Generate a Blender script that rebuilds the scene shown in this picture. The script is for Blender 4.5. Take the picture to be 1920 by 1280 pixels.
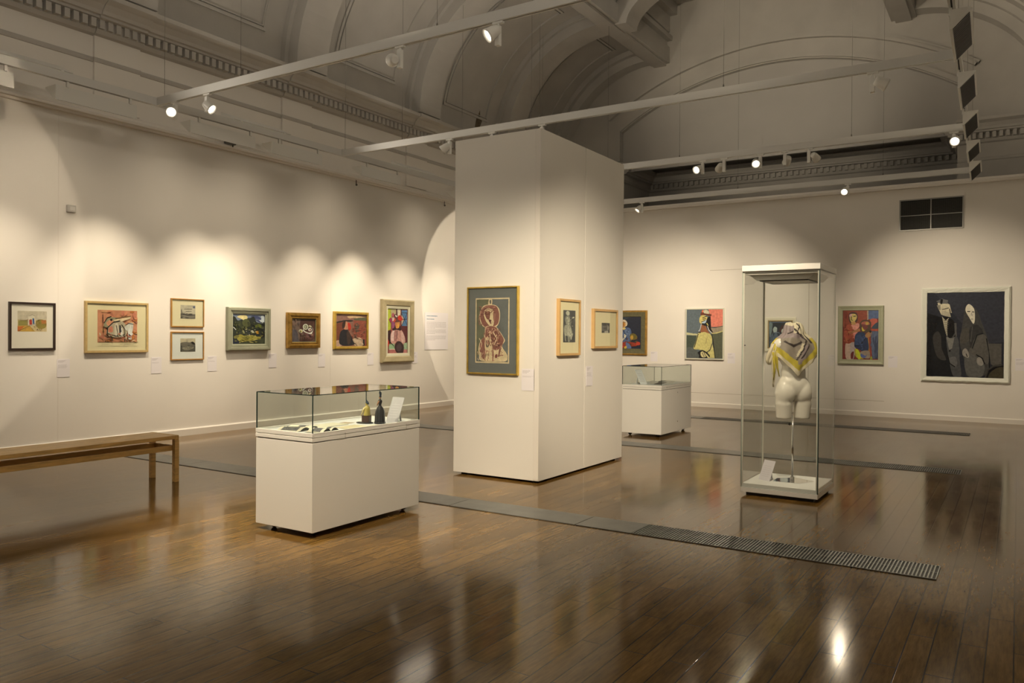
import bpy, bmesh, math, random
from mathutils import Vector, Matrix
for _o in list(bpy.data.objects): bpy.data.objects.remove(_o, do_unlink=True)
SC = bpy.context.scene
COL = SC.collection
R = math.radians

# ------------------------------------------------------------------ camera
def make_camera():
    yaw, pitch, roll = R(32.52), R(-0.422), R(-0.441)
    f = 1487.0
    fwd = Vector((-math.sin(yaw)*math.cos(pitch), math.cos(yaw)*math.cos(pitch), math.sin(pitch)))
    right = Vector((math.cos(yaw), math.sin(yaw), 0))
    down = fwd.cross(right)
    r2 = right*math.cos(roll) + down*math.sin(roll)
    d2 = -right*math.sin(roll) + down*math.cos(roll)
    cd = bpy.data.cameras.new('camera')
    cd.sensor_fit = 'HORIZONTAL'; cd.sensor_width = 36.0
    cd.lens = 36.0*f/1920.0
    cd.clip_start = 0.05; cd.clip_end = 100
    co = bpy.data.objects.new('camera', cd)
    m = Matrix.Identity(4)
    for i in range(3):
        m[i][0] = r2[i]; m[i][1] = -d2[i]; m[i][2] = -fwd[i]
    m[0][3], m[1][3], m[2][3] = 0, 0, 1.4
    co.matrix_world = m
    COL.objects.link(co); SC.camera = co
make_camera()

# ------------------------------------------------------------------ world and exposure
W = bpy.data.worlds.new('world'); SC.world = W; W.use_nodes = True
W.node_tree.nodes['Background'].inputs[0].default_value = (0.02, 0.02, 0.025, 1)
W.node_tree.nodes['Background'].inputs[1].default_value = 0.0
SC.view_settings.view_transform = 'Standard'
SC.view_settings.look = 'None'
SC.view_settings.exposure = EXPO = 0.0
SC.view_settings.gamma = 1.0
SC.view_settings.use_curve_mapping = False
WARM = (1.0, 0.83, 0.60)
WARM2 = (1.0, 0.88, 0.72)

# room numbers (metres; camera stands at x=0, y=0)
XL, XR = -9.59, 0.72          # left and right walls
YB, YE, YF = 15.5, 17.1, -6.0  # display wall, true end wall, wall behind the camera
ZT = 4.0                       # underside of the lighting tracks
TL, TR = -8.35, -0.55          # left and right long tracks
CROSS = [2.55, 5.49, 8.43, 11.37, 14.31]
XC, VR, VZ = -4.435, 6.62, 1.38  # vault centre line, radius, centre height

# ------------------------------------------------------------------ lamps: general glow of the room
def area(name, loc, target, sx, sy, power, col=WARM2, spread=180):
    l = bpy.data.lights.new(name, 'AREA'); l.shape = 'RECTANGLE'; l.size = sx; l.size_y = sy
    l.energy = power; l.color = col; l.spread = R(spread)
    o = bpy.data.objects.new(name, l); COL.objects.link(o)
    d = Vector(target) - Vector(loc)
    o.location = loc; o.rotation_euler = d.to_track_quat('-Z', 'Y').to_euler()
    return o
def spot(name, loc, target, power, cone=40, blend=0.6, col=WARM, r=0.03):
    l = bpy.data.lights.new(name, 'SPOT'); l.energy = power; l.color = col
    l.spot_size = R(cone); l.spot_blend = blend; l.shadow_soft_size = r
    o = bpy.data.objects.new(name, l); COL.objects.link(o)
    d = Vector(target) - Vector(loc)
    o.location = loc; o.rotation_euler = d.to_track_quat('-Z', 'Y').to_euler()
    return o
# weak soft fill added below the skylight lantern to lift the room's ambient
for yy in (0.0, 6.0, 12.0):
    area('lantern_fill', (XC, yy, 8.45), (XC, yy, 0), 4.0, 5.0, 10, (1.0, 0.93, 0.80))

# ------------------------------------------------------------------ materials
def lin(c):
    c = c/255.0
    return c/12.92 if c <= 0.04045 else ((c+0.055)/1.055)**2.4
def L(r, g, b): return (lin(r), lin(g), lin(b))
MATS = {}
def mat(name, col, rough=0.5, metal=0.0, spec=0.5, noise=0.0, nscale=8.0, bump=0.0, bscale=40.0, emit=None, estr=0.0, coat=0.0, stretch=None):
    if name in MATS: return MATS[name]
    m = bpy.data.materials.new(name); m.use_nodes = True
    nt = m.node_tree; b = nt.nodes['Principled BSDF']
    b.inputs['Base Color'].default_value = (*col, 1)
    b.inputs['Roughness'].default_value = rough
    b.inputs['Metallic'].default_value = metal
    b.inputs['Specular IOR Level'].default_value = spec
    b.inputs['Coat Weight'].default_value = coat
    b.inputs['Coat Roughness'].default_value = 0.05
    if emit:
        b.inputs['Emission Color'].default_value = (*emit, 1)
        b.inputs['Emission Strength'].default_value = estr
    if noise > 0 or bump > 0:
        tc = nt.nodes.new('ShaderNodeTexCoord')
        mp = nt.nodes.new('ShaderNodeMapping'); nt.links.new(tc.outputs['Object'], mp.inputs[0])
        if stretch: mp.inputs['Scale'].default_value = stretch
    if noise > 0:
        n = nt.nodes.new('ShaderNodeTexNoise'); n.inputs['Scale'].default_value = nscale; n.inputs['Detail'].default_value = 5
        nt.links.new(mp.outputs[0], n.inputs['Vector'])
        cr = nt.nodes.new('ShaderNodeValToRGB')
        cr.color_ramp.elements[0].position = 0.3; cr.color_ramp.elements[1].position = 0.7
        lo = [max(0, c*(1-noise)) for c in col]; hi = [min(1, c*(1+noise)) for c in col]
        cr.color_ramp.elements[0].color = (*lo, 1); cr.color_ramp.elements[1].color = (*hi, 1)
        nt.links.new(n.outputs['Fac'], cr.inputs[0]); nt.links.new(cr.outputs[0], b.inputs['Base Color'])
    if bump > 0:
        n2 = nt.nodes.new('ShaderNodeTexNoise'); n2.inputs['Scale'].default_value = bscale
        nt.links.new(mp.outputs[0], n2.inputs['Vector'])
        bp = nt.nodes.new('ShaderNodeBump'); bp.inputs['Strength'].default_value = bump; bp.inputs['Distance'].default_value = 0.01
        nt.links.new(n2.outputs['Fac'], bp.inputs['Height']); nt.links.new(bp.outputs[0], b.inputs['Normal'])
    MATS[name] = m
    return m
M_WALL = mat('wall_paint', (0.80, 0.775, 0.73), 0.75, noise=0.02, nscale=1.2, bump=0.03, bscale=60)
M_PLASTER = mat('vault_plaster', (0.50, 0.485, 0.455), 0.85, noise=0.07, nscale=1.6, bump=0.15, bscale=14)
M_TRIM = mat('trim_paint', (0.78, 0.75, 0.70), 0.45)
M_PANEL = mat('panel_paint', (0.78, 0.76, 0.71), 0.6, noise=0.01, nscale=2)
M_WHITE = mat('case_lacquer', (0.80, 0.79, 0.75), 0.4)
M_TRACK = mat('track_enamel', (0.62, 0.62, 0.60), 0.4)
M_LAMPW = mat('lamp_white', (0.75, 0.75, 0.72), 0.4)
M_DARK = mat('dark_recess', (0.02, 0.02, 0.02), 0.6)
M_LOUVRE = mat('louvre_black', (0.012, 0.013, 0.016), 0.35)
M_CHROME = mat('chrome', (0.8, 0.8, 0.8), 0.12, metal=1)
M_STEEL = mat('grille_steel', (0.30, 0.31, 0.30), 0.45, metal=0.8, noise=0.1, nscale=20)
M_COVER = mat('cover_plate_grey', (0.17, 0.18, 0.175), 0.35, metal=0.5, noise=0.15, nscale=6)
M_PAPER = mat('label_card', (0.80, 0.78, 0.82), 0.6)
M_INK = mat('printed_ink', (0.42, 0.40, 0.43), 0.7)
M_INKB = mat('printed_ink_blue', (0.16, 0.28, 0.42), 0.7)
M_WIRE = mat('wire_steel', (0.18, 0.17, 0.15), 0.4, metal=0.6)
M_RUBBER = mat('castor_rubber', (0.015, 0.015, 0.015), 0.5)
M_LENS = mat('lamp_lens', (1, 0.95, 0.85), 0.3, emit=(1.0, 0.90, 0.72), estr=16)
M_LENSOFF = mat('lamp_lens_off', (0.25, 0.25, 0.22), 0.1)
M_OAK = mat('oak', L(205, 166, 98), 0.4, noise=0.22, nscale=6, stretch=(8, 1, 8))

def glass_mat(name='clear_glass', tint=(0.968, 0.978, 0.966), ior=1.45):
    m = bpy.data.materials.new(name); m.use_nodes = True; nt = m.node_tree
    for n in list(nt.nodes): nt.nodes.remove(n)
    out = nt.nodes.new('ShaderNodeOutputMaterial'); mx = nt.nodes.new('ShaderNodeMixShader')
    fr = nt.nodes.new('ShaderNodeFresnel'); fr.inputs['IOR'].default_value = ior
    # the fresnel node reads the inside of a pane as leaving glass; feed it the geometric normal facing out
    tr = nt.nodes.new('ShaderNodeBsdfTransparent'); tr.inputs[0].default_value = (*tint, 1)
    gl = nt.nodes.new('ShaderNodeBsdfGlossy'); gl.inputs['Roughness'].default_value = 0.0
    lw = nt.nodes.new('ShaderNodeLayerWeight'); lw.inputs['Blend'].default_value = 0.22
    pw = nt.nodes.new('ShaderNodeMath'); pw.operation = 'POWER'; pw.inputs[1].default_value = 1.6
    ml = nt.nodes.new('ShaderNodeMath'); ml.operation = 'MULTIPLY_ADD'; ml.inputs[1].default_value = 0.96; ml.inputs[2].default_value = 0.03; ml.use_clamp = True
    nt.links.new(lw.outputs['Facing'], pw.inputs[0]); 
    fc = nt.nodes.new('ShaderNodeMath'); fc.operation = 'POWER'; fc.inputs[1].default_value = 5.0
    lw.inputs['Blend'].default_value = 0.5
    nt.links.new(lw.outputs['Facing'], fc.inputs[0]); nt.links.new(fc.outputs[0], ml.inputs[0])
    nt.nodes.remove(pw); nt.nodes.remove(fr)
    nt.links.new(ml.outputs[0], mx.inputs[0]); nt.links.new(tr.outputs[0], mx.inputs[1]); nt.links.new(gl.outputs[0], mx.inputs[2])
    nt.links.new(mx.outputs[0], out.inputs[0])
    return m
M_GLASS = glass_mat('clear_glass', (0.975, 0.982, 0.972))
M_GLASSG = glass_mat('greenish_glass', (0.935, 0.955, 0.94))
M_GLAZE = glass_mat('picture_glazing', (0.985, 0.985, 0.98))
M_GEDGE = mat('glass_edge', (0.010, 0.030, 0.028), 0.15)

def floor_mat():
    m = bpy.data.materials.new('parquet_boards'); m.use_nodes = True; nt = m.node_tree; N = nt.nodes; K = nt.links
    b = N['Principled BSDF']
    tc = N.new('ShaderNodeTexCoord')
    mp = N.new('ShaderNodeMapping'); mp.inputs['Rotation'].default_value = (0, 0, R(90)); K.new(tc.outputs['Object'], mp.inputs[0])
    br = N.new('ShaderNodeTexBrick'); K.new(mp.outputs[0], br.inputs['Vector'])
    br.offset = 0.5; br.offset_frequency = 2
    br.inputs['Color1'].default_value = (0.130, 0.072, 0.018, 1); br.inputs['Color2'].default_value = (0.185, 0.106, 0.029, 1)
    br.inputs['Mortar'].default_value = (0.022, 0.012, 0.006, 1)
    br.inputs['Scale'].default_value = 1.0; br.inputs['Mortar Size'].default_value = 0.0032; br.inputs['Mortar Smooth'].default_value = 0.15
    br.inputs['Brick Width'].default_value = 0.93; br.inputs['Row Height'].default_value = 0.105; br.inputs['Bias'].default_value = -0.1
    # grain along the boards (world Y)
    mg = N.new('ShaderNodeMapping'); mg.inputs['Scale'].default_value = (55, 6, 1); K.new(tc.outputs['Object'], mg.inputs[0])
    g = N.new('ShaderNodeTexNoise'); g.inputs['Scale'].default_value = 1.0; g.inputs['Detail'].default_value = 6; g.inputs['Roughness'].default_value = 0.65; K.new(mg.outputs[0], g.inputs['Vector'])
    gr = N.new('ShaderNodeMapRange'); gr.inputs['From Min'].default_value = 0.3; gr.inputs['From Max'].default_value = 0.7; gr.inputs['To Min'].default_value = 0.62; gr.inputs['To Max'].default_value = 1.34
    K.new(g.outputs['Fac'], gr.inputs['Value'])
    mb = N.new('ShaderNodeMapping'); mb.inputs['Scale'].default_value = (5, 1.6, 1); K.new(tc.outputs['Object'], mb.inputs[0])
    g2 = N.new('ShaderNodeTexNoise'); g2.inputs['Scale'].default_value = 1.0; g2.inputs['Detail'].default_value = 3; K.new(mb.outputs[0], g2.inputs['Vector'])
    gr2 = N.new('ShaderNodeMapRange'); gr2.inputs['From Min'].default_value = 0.3; gr2.inputs['From Max'].default_value = 0.7; gr2.inputs['To Min'].default_value = 0.72; gr2.inputs['To Max'].default_value = 1.25
    K.new(g2.outputs['Fac'], gr2.inputs['Value'])
    mu = N.new('ShaderNodeMath'); mu.operation = 'MULTIPLY'; K.new(gr.outputs[0], mu.inputs[0]); K.new(gr2.outputs[0], mu.inputs[1])
    vm = N.new('ShaderNodeVectorMath'); vm.operation = 'SCALE'; K.new(br.outputs['Color'], vm.inputs[0]); K.new(mu.outputs[0], vm.inputs['Scale'])
    K.new(vm.outputs[0], b.inputs['Base Color'])
    rr = N.new('ShaderNodeMapRange'); rr.inputs['From Min'].default_value = 0.3; rr.inputs['From Max'].default_value = 0.7; rr.inputs['To Min'].default_value = 0.10; rr.inputs['To Max'].default_value = 0.14
    K.new(g2.outputs['Fac'], rr.inputs['Value']); K.new(rr.outputs[0], b.inputs['Roughness'])
    b.inputs['Specular IOR Level'].default_value = 0.20
    b.inputs['Specular Tint'].default_value = (1.0, 0.88, 0.66, 1)   # amber varnish
    # slight cupping of every board and gaps
    mw = N.new('ShaderNodeMapping'); mw.inputs['Scale'].default_value = (9.5, 2.4, 1); K.new(tc.outputs['Object'], mw.inputs[0])
    w = N.new('ShaderNodeTexNoise'); w.inputs['Scale'].default_value = 1.0; w.inputs['Detail'].default_value = 2; K.new(mw.outputs[0], w.inputs['Vector'])
    ad = N.new('ShaderNodeMath'); ad.operation = 'MULTIPLY_ADD'; ad.inputs[1].default_value = -1.0; K.new(br.outputs['Fac'], ad.inputs[0]); K.new(w.outputs['Fac'], ad.inputs[2])
    bp = N.new('ShaderNodeBump'); bp.inputs['Strength'].default_value = 0.10; bp.inputs['Distance'].default_value = 0.003
    K.new(ad.outputs[0], bp.inputs['Height']); K.new(bp.outputs[0], b.inputs['Normal'])
    return m
M_FLOOR = floor_mat()

# ------------------------------------------------------------------ mesh helpers
class MB:
    """collects shapes, then links them as ONE mesh object"""
    def __init__(s): s.v = []; s.f = []; s.mi = []; s.sm = []
    def add(s, verts, faces, mi=0, smooth=False):
        n = len(s.v); s.v += [tuple(p) for p in verts]
        for fc in faces: s.f.append([i+n for i in fc]); s.mi.append(mi); s.sm.append(smooth)
        return s
    def box(s, x0, x1, y0, y1, z0, z1, mi=0, edge_mi=None, thin=None):
        if x0 > x1: x0, x1 = x1, x0
        if y0 > y1: y0, y1 = y1, y0
        if z0 > z1: z0, z1 = z1, z0
        V = [(x, y, z) for x in (x0, x1) for y in (y0, y1) for z in (z0, z1)]
        F = {'x': [(0, 1, 3, 2), (4, 6, 7, 5)], 'y': [(0, 4, 5, 1), (2, 3, 7, 6)], 'z': [(0, 2, 6, 4), (1, 5, 7, 3)]}
        n = len(s.v); s.v += V
        for ax, fs in F.items():
            for fc in fs:
                s.f.append([i+n for i in fc]); s.sm.append(False)
                s.mi.append(edge_mi if (thin and ax != thin) else mi)
        return s
    def prism(s, pts, axis, a, b, mi=0, caps=True, cap_mi=None):
        """2-D polygon pts extruded along axis from a to b. axis x: pts=(y,z); y: (x,z); z: (x,y)"""
        def P(p, t): return {'x': (t, p[0], p[1]), 'y': (p[0], t, p[1]), 'z': (p[0], p[1], t)}[axis]
        n = len(pts); V = [P(p, a) for p in pts]+[P(p, b) for p in pts]
        F = [(i, (i+1) % n, n+(i+1) % n, n+i) for i in range(n)]
        s.add(V, F, mi)
        if caps: s.add(V, [tuple(range(n))[::-1], tuple(range(n, 2*n))], mi if cap_mi is None else cap_mi)
        return s
    def lathe(s, prof, c=(0, 0, 0), seg=24, mi=0, M=None, smooth=True, sx=1, sy=1):
        V = []; F = []
        for r, z in prof:
            for k in range(seg):
                a = 2*math.pi*k/seg; p = Vector((r*math.cos(a)*sx, r*math.sin(a)*sy, z))
                if M: p = M @ p
                V.append((p.x+c[0], p.y+c[1], p.z+c[2]))
        for i in range(len(prof)-1):
            for k in range(seg):
                F.append((i*seg+k, i*seg+(k+1) % seg, (i+1)*seg+(k+1) % seg, (i+1)*seg+k))
        s.add(V, F, mi, smooth)
        if prof[0][0] > 1e-4: s.add(V[:seg], [tuple(range(seg))[::-1]], mi)
        if prof[-1][0] > 1e-4: s.add(V[-seg:], [tuple(range(seg))], mi)
        return s
    def tube(s, pts, r, seg=8, mi=0, smooth=True):
        pts = [Vector(p) for p in pts]; rr = r if isinstance(r, (list, tuple)) else [r]*len(pts)
        V = []; F = []
        for i, p in enumerate(pts):
            d = (pts[min(i+1, len(pts)-1)]-pts[max(i-1, 0)]).normalized()
            u = d.cross(Vector((0, 0, 1)))
            if u.length < 1e-3: u = d.cross(Vector((1, 0, 0)))
            u.normalize(); w = d.cross(u)
            for k in range(seg):
                a = 2*math.pi*k/seg; V.append(tuple(p+(u*math.cos(a)+w*math.sin(a))*rr[i]))
        for i in range(len(pts)-1):
            for k in range(seg): F.append((i*seg+k, i*seg+(k+1) % seg, (i+1)*seg+(k+1) % seg, (i+1)*seg+k))
        s.add(V, F, mi, smooth)
        s.add(V[:seg], [tuple(range(seg))[::-1]], mi); s.add(V[-seg:], [tuple(range(seg))], mi)
        return s
    def ellip(s, c, r, M=None, seg=20, rings=12, mi=0):
        prof = [(math.sin(math.pi*i/rings), -math.cos(math.pi*i/rings)) for i in range(rings+1)]
        V = []; F = []
        for pr, pz in prof:
            for k in range(seg):
                a = 2*math.pi*k/seg; p = Vector((pr*math.cos(a)*r[0], pr*math.sin(a)*r[1], pz*r[2]))
                if M: p = M @ p
                V.append(tuple(p+Vector(c)))
        for i in range(rings):
            for k in range(seg): F.append((i*seg+k, i*seg+(k+1) % seg, (i+1)*seg+(k+1) % seg, (i+1)*seg+k))
        s.add(V, F, mi, True); return s
    def build(s, name, mats, parent=None, bevel=0, fixn=True):
        me = bpy.data.meshes.new(name); me.from_pydata(s.v, [], s.f)
        if not isinstance(mats, (list, tuple)): mats = [mats]
        for m in mats: me.materials.append(m)
        for p, mi, sm in zip(me.polygons, s.mi, s.sm): p.material_index = min(mi, len(mats)-1); p.use_smooth = sm
        bm = bmesh.new(); bm.from_mesh(me)
        bmesh.ops.remove_doubles(bm, verts=bm.verts, dist=1e-6) if fixn else None
        if fixn: bmesh.ops.recalc_face_normals(bm, faces=bm.faces)
        bm.to_mesh(me); bm.free(); me.update()
        o = bpy.data.objects.new(name, me); COL.objects.link(o)
        if parent: o.parent = parent
        if bevel:
            b = o.modifiers.new('bevel', 'BEVEL'); b.width = bevel; b.segments = 2; b.limit_method = 'ANGLE'; b.angle_limit = R(50)
        return o
def tag(o, label, cat, group=None, kind=None):
    o['label'] = label; o['category'] = cat
    if group: o['group'] = group
    if kind: o['kind'] = kind
    return o
def thing(name, label, cat, loc=(0, 0, 0), rotz=0, group=None):
    o = bpy.data.objects.new(name, None); COL.objects.link(o); o.empty_display_size = 0.1
    o.location = loc; o.rotation_euler = (0, 0, rotz)
    return tag(o, label, cat, group)
def struct(name, mb, m, parent=None, **k):
    o = mb.build(name, m, parent, **k)
    if not parent: o['kind'] = 'structure'
    return o
def dup(root, loc, rotz=None, label=None, group=None):
    r = root.copy(); COL.objects.link(r); r.location = loc
    if rotz is not None: r.rotation_euler = (0, 0, rotz)
    if label: r['label'] = label
    if group: r['group'] = group
    for ch in list(root.children):
        c = ch.copy(); COL.objects.link(c); c.parent = r
        for g in list(ch.children):
            d = g.copy(); COL.objects.link(d); d.parent = c
    return r
# ------------------------------------------------------------------ room shell
struct('floor', MB().box(XL-0.3, XR+0.3, YF-0.3, YE+0.3, -0.2, 0), M_FLOOR)

CX0, CZ0, CA, CB = -7.10, 5.50, 2.49, 2.43      # cove: centre of the quarter ellipse and its radii
def vz(x):
    if x > XC: x = 2*XC-x
    if x > CX0: return 8.8
    return CZ0 + CB*math.sqrt(max(0.0, 1-((x-CX0)/CA)**2))
def vpt(t, off=0.0):            # t 0 at the wall, pi/2 at the crown
    return (CX0-(CA-off)*math.cos(t), CZ0+(CB-off)*math.sin(t))
# left wall: display face up to the rail, then the old wall with pilasters above
mb = MB().box(XL-0.3, XL, YF, YE, 0, 5.60)
for y0 in CROSS+[-0.39, -3.33]:
    mb.box(XL, XL+0.035, y0-0.05, y0+0.55, 4.16, 5.08)
wl = struct('wall_left', mb, M_WALL)
# tiny vertical board joints on the display face
sm_ = MB()
for y0 in (5.03, 9.45): sm_.box(XL, XL+0.0015, y0, y0+0.012, 0.1, 4.0)
sm_.build('board_joint', M_TRIM, wl)
RAIL = [(0, 4.015), (0.03, 4.02), (0.035, 4.045), (0.05, 4.055), (0.055, 4.085), (0.03, 4.10), (0.03, 4.13), (0.015, 4.15), (0, 4.155)]
CORN = [(0, 4.71), (0.012, 4.715), (0.018, 4.735), (0.018, 4.755), (0, 4.775)]
CORN2 = [(0, 5.03), (0.05, 5.05), (0.075, 5.09), (0.075, 5.20), (0.16, 5.215), (0.16, 5.245), (0.20, 5.25), (0.215, 5.29), (0.27, 5.35), (0.35, 5.39), (0.36, 5.44), (0.10, 5.47), (0, 5.50)]
def mould_left(pts, x0=XL, y0=YF, y1=YE): return [(x0+p, z) for p, z in pts]
struct('trim_1', MB().prism(mould_left(RAIL), 'y', YF, YE), M_TRIM)
mc = MB().prism(mould_left(CORN), 'y', YF, YE).prism(mould_left(CORN2), 'y', YF, YE)
for y0 in CROSS+[-0.39, -3.33]:   # the cornice breaks forward over every pilaster
    mc.prism([(x+0.03, z) for x, z in mould_left(CORN2)], 'y', y0-0.06, y0+0.56)
    mc.prism([(x+0.03, z) for x, z in mould_left(CORN)], 'y', y0-0.06, y0+0.56)
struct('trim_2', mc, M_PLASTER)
dt = MB(); y = -5.9
while y < YE-0.1:
    dt.box(XL+0.06, XL+0.15, y, y+0.062, 5.10, 5.205); y += 0.106
struct('trim_3', dt, M_PLASTER)
struct('baseboard_left', MB().prism([(XL, 0), (XL+0.025, 0), (XL+0.025, 0.085), (XL+0.012, 0.1), (XL, 0.1)], 'y', YF, YB), M_TRIM)

# right wall and the wall behind the camera
struct('wall_right', MB().box(XR, XR+0.3, YF, YE, 0, 5.60), M_WALL)
mr = MB().prism([(XR-p, z) for p, z in RAIL], 'y', YF, YE).prism([(XR-p, z) for p, z in CORN2], 'y', YF, YE)
struct('trim_4', mr, M_PLASTER)
struct('baseboard_right', MB().prism([(XR, 0), (XR-0.025, 0), (XR-0.025, 0.085), (XR-0.012, 0.1), (XR, 0.1)], 'y', YF, YB), M_TRIM)
struct('wall_front', MB().box(XL-0.3, XR+0.3, YF-0.3, YF, 0, 9.0), M_WALL)

# display wall at the far end, a hollow box in front of the old end wall
mb = MB().box(XL, XR, YB, YB+0.12, 0, 4.04)
mb.box(XL, XR, YB+0.12, YB+0.6, 3.9, 3.98)
wb = struct('wall_back', mb, M_WALL)
mj = MB().box(-7.2, -2.0, YB-0.0015, YB, 0.278, 0.284, 0)
for x0, za, zb in ((-4.54, 0.284, 2.78), (-3.305, 0.284, 2.73)): mj.box(x0, x0+0.008, YB-0.0015, YB, za, zb)
mj.box(-5.2, -3.3, YB-0.0015, YB, 2.73, 2.737)
mj.build('board_joint', mat('joint_line', (0.42, 0.38, 0.32), 0.8), wb)  # thin darker strips along the wall seams
struct('trim_5', MB().prism([(YB-p, z) for p, z in [(0, 4.03), (0.045, 4.035), (0.05, 4.075), (0.03, 4.085), (0.03, 4.12), (-0.12, 4.13), (-0.12, 4.03)]], 'x', XL+0.06, XR), M_TRIM)
struct('baseboard_back', MB().prism([(YB, 0), (YB-0.022, 0), (YB-0.022, 0.075), (YB-0.01, 0.09), (YB, 0.09)], 'x', XL+0.025, XR-0.025), M_TRIM)

# old end wall with its segmental arch, blocked by a panel, and a dark bay behind
AX, AZ, AR, AH = XC-0.02, 0.94, 6.28, 3.46       # centre x, circle centre z, radius, half width
def az(x, r=AR): return AZ + math.sqrt(r*r-(x-AX)**2)
mb = MB()
xs = [AX-AH + 2*AH*i/32 for i in range(33)]
ZU = 9.0
for i in range(32):
    a, b = xs[i], xs[i+1]
    mb.add([(a, YE, az(a)), (b, YE, az(b)), (b, YE, ZU), (a, YE, ZU)], [(0, 1, 2, 3)])
    mb.add([(a, YE, az(a)), (b, YE, az(b)), (b, YE+1.7, az(b)), (a, YE+1.7, az(a))], [(3, 2, 1, 0)])
mb.box(XL, AX-AH, YE, YE+1.7, 0, ZU); mb.box(AX+AH, XR, YE, YE+1.7, 0, ZU)
mb.box(AX-AH, AX+AH, YE+1.7, YE+1.9, 0, ZU)
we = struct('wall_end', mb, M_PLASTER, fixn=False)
# blind panel in the arch
mp_ = MB()
for i in range(32):
    a, b = xs[i], xs[i+1]
    V = [(a, YE+0.12, 5.27), (b, YE+0.12, 5.27), (b, YE+0.12, az(b)), (a, YE+0.12, az(a)), (a, YE+0.2, 5.27), (b, YE+0.2, 5.27), (b, YE+0.2, az(b)), (a, YE+0.2, az(a))]
    mp_.add(V, [(0, 1, 2, 3), (4, 7, 6, 5), (0, 4, 5, 1)])
mp_.build('arch_panel', mat('arch_panel_paint', (0.47, 0.46, 0.44), 0.8, noise=0.03, nscale=1.5), we)
def arch_band(mb, r0, r1, y0, y1, xlim, cx=AX, cz=AZ, n=40):
    th = math.asin(min(1, xlim/((r0+r1)/2)))
    V = []; F = []
    for i in range(n+1):
        t = -th+2*th*i/n
        for r in (r0, r1):
            for yy in (y0, y1): V.append((cx+r*math.sin(t), yy, cz+r*math.cos(t)))
    for i in range(n):
        a = i*4; b = a+4
        F += [(a, a+2, b+2, b), (a, b, b+1, a+1), (a+2, a+3, b+3, b+2), (a+1, b+1, b+3, a+3)]
    mb.add(V, F); return mb
m1 = arch_band(MB(), AR+0.02, AR+0.11, YE-0.05, YE, 3.5)
arch_band(m1, AR+0.40, AR+0.46, YE-0.09, YE, 3.75); arch_band(m1, AR+0.46, AR+0.52, YE-0.05, YE, 3.8)
for s in (-1, 1):
    m1.box(AX+s*AH, AX+s*(AH+0.09), YE-0.05, YE, 5.5, 6.2)
m1.build('arch_moulding', M_PLASTER, we)
# cornice on the end wall beside the arch and inside the bay
me_ = MB()
for a, b in ((XL, AX-AH), (AX+AH, XR)):
    me_.prism([(YE-p, z) for p, z in CORN2], 'x', a, b); me_.prism([(YE-p, z) for p, z in CORN], 'x', a, b)
ys2 = YE+1.7
me_.prism([(ys2-p, z) for p, z in CORN2], 'x', AX-AH, AX+AH)
me_.prism([(AX-AH+p, z) for p, z in CORN2], 'y', YE+0.0, ys2); me_.prism([(AX+AH-p, z) for p, z in CORN2], 'y', YE+0.0, ys2)
x = AX-AH+0.12
while x < AX+AH-0.1: me_.box(x, x+0.06, ys2-0.15, ys2-0.06, 5.10, 5.2); x += 0.13
x = AX+AH+0.04
while x < XR-0.1: me_.box(x, x+0.055, YE-0.15, YE-0.06, 5.10, 5.205); x += 0.106
struct('trim_6', me_, M_PLASTER)

# coved vault: plaster shell left and right of the long beams, ribs, beams over the lantern well
N = 30
def shell(mb, sgn):
    V = []; F = []
    for i in range(N+1):
        x, z = vpt(math.pi/2*i/N)
        if sgn < 0: x = 2*XC-x
        V += [(x, YF, z), (x, YE, z)]
    for i in range(N): F.append((i*2, i*2+2, i*2+3, i*2+1))
    mb.add(V, F, 0, True); return mb
mv = MB(); shell(mv, 1); shell(mv, -1)
XW = -6.86
for s in (1, -1):
    xw = XW if s > 0 else 2*XC-XW
    mv.add([(xw, YF, 7.9), (xw, YE, 7.9), (xw, YE, 8.9), (xw, YF, 8.9)], [(0, 1, 2, 3)])
    cx = CX0 if s > 0 else 2*XC-CX0
    mv.add([(xw, YF, 7.93), (xw, YE, 7.93), (cx, YE, 7.93), (cx, YF, 7.93)], [(0, 1, 2, 3)])
mv.add([(XW, YF, 8.9), (2*XC-XW, YF, 8.9), (2*XC-XW, YE, 8.9), (XW, YE, 8.9)], [(0, 1, 2, 3)])
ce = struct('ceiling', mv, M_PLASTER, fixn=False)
def arc_solid(mb, t0, t1, o0, o1, y0, y1, sgn=1, n=20, fn=None):
    fn = fn or vpt
    V = []; F = []
    for i in range(n+1):
        t = t0+(t1-t0)*i/n
        for o in (o0, o1):
            x, z = fn(t, o)
            if sgn < 0: x = 2*XC-x
            V += [(x, y0, z), (x, y1, z)]
    for i in range(n):
        a = i*4; b = a+4
        F += [(a, a+2, b+2, b), (a, b, b+1, a+1), (a+2, a+3, b+3, b+2), (a+1, b+1, b+3, a+3)]
    F += [(0, 1, 3, 2), (n*4, n*4+2, n*4+3, n*4+1)]
    mb.add(V, F); return mb
def wpt(t, off=0.0):            # rib across the lantern well
    return (XC-(2.42-off)*math.cos(t), 7.55+(1.15-off)*math.sin(t))
RIBS = [-3.33, -0.39, 2.55, 5.49, 8.43, 11.37, 14.31]
H90 = math.pi/2
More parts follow.
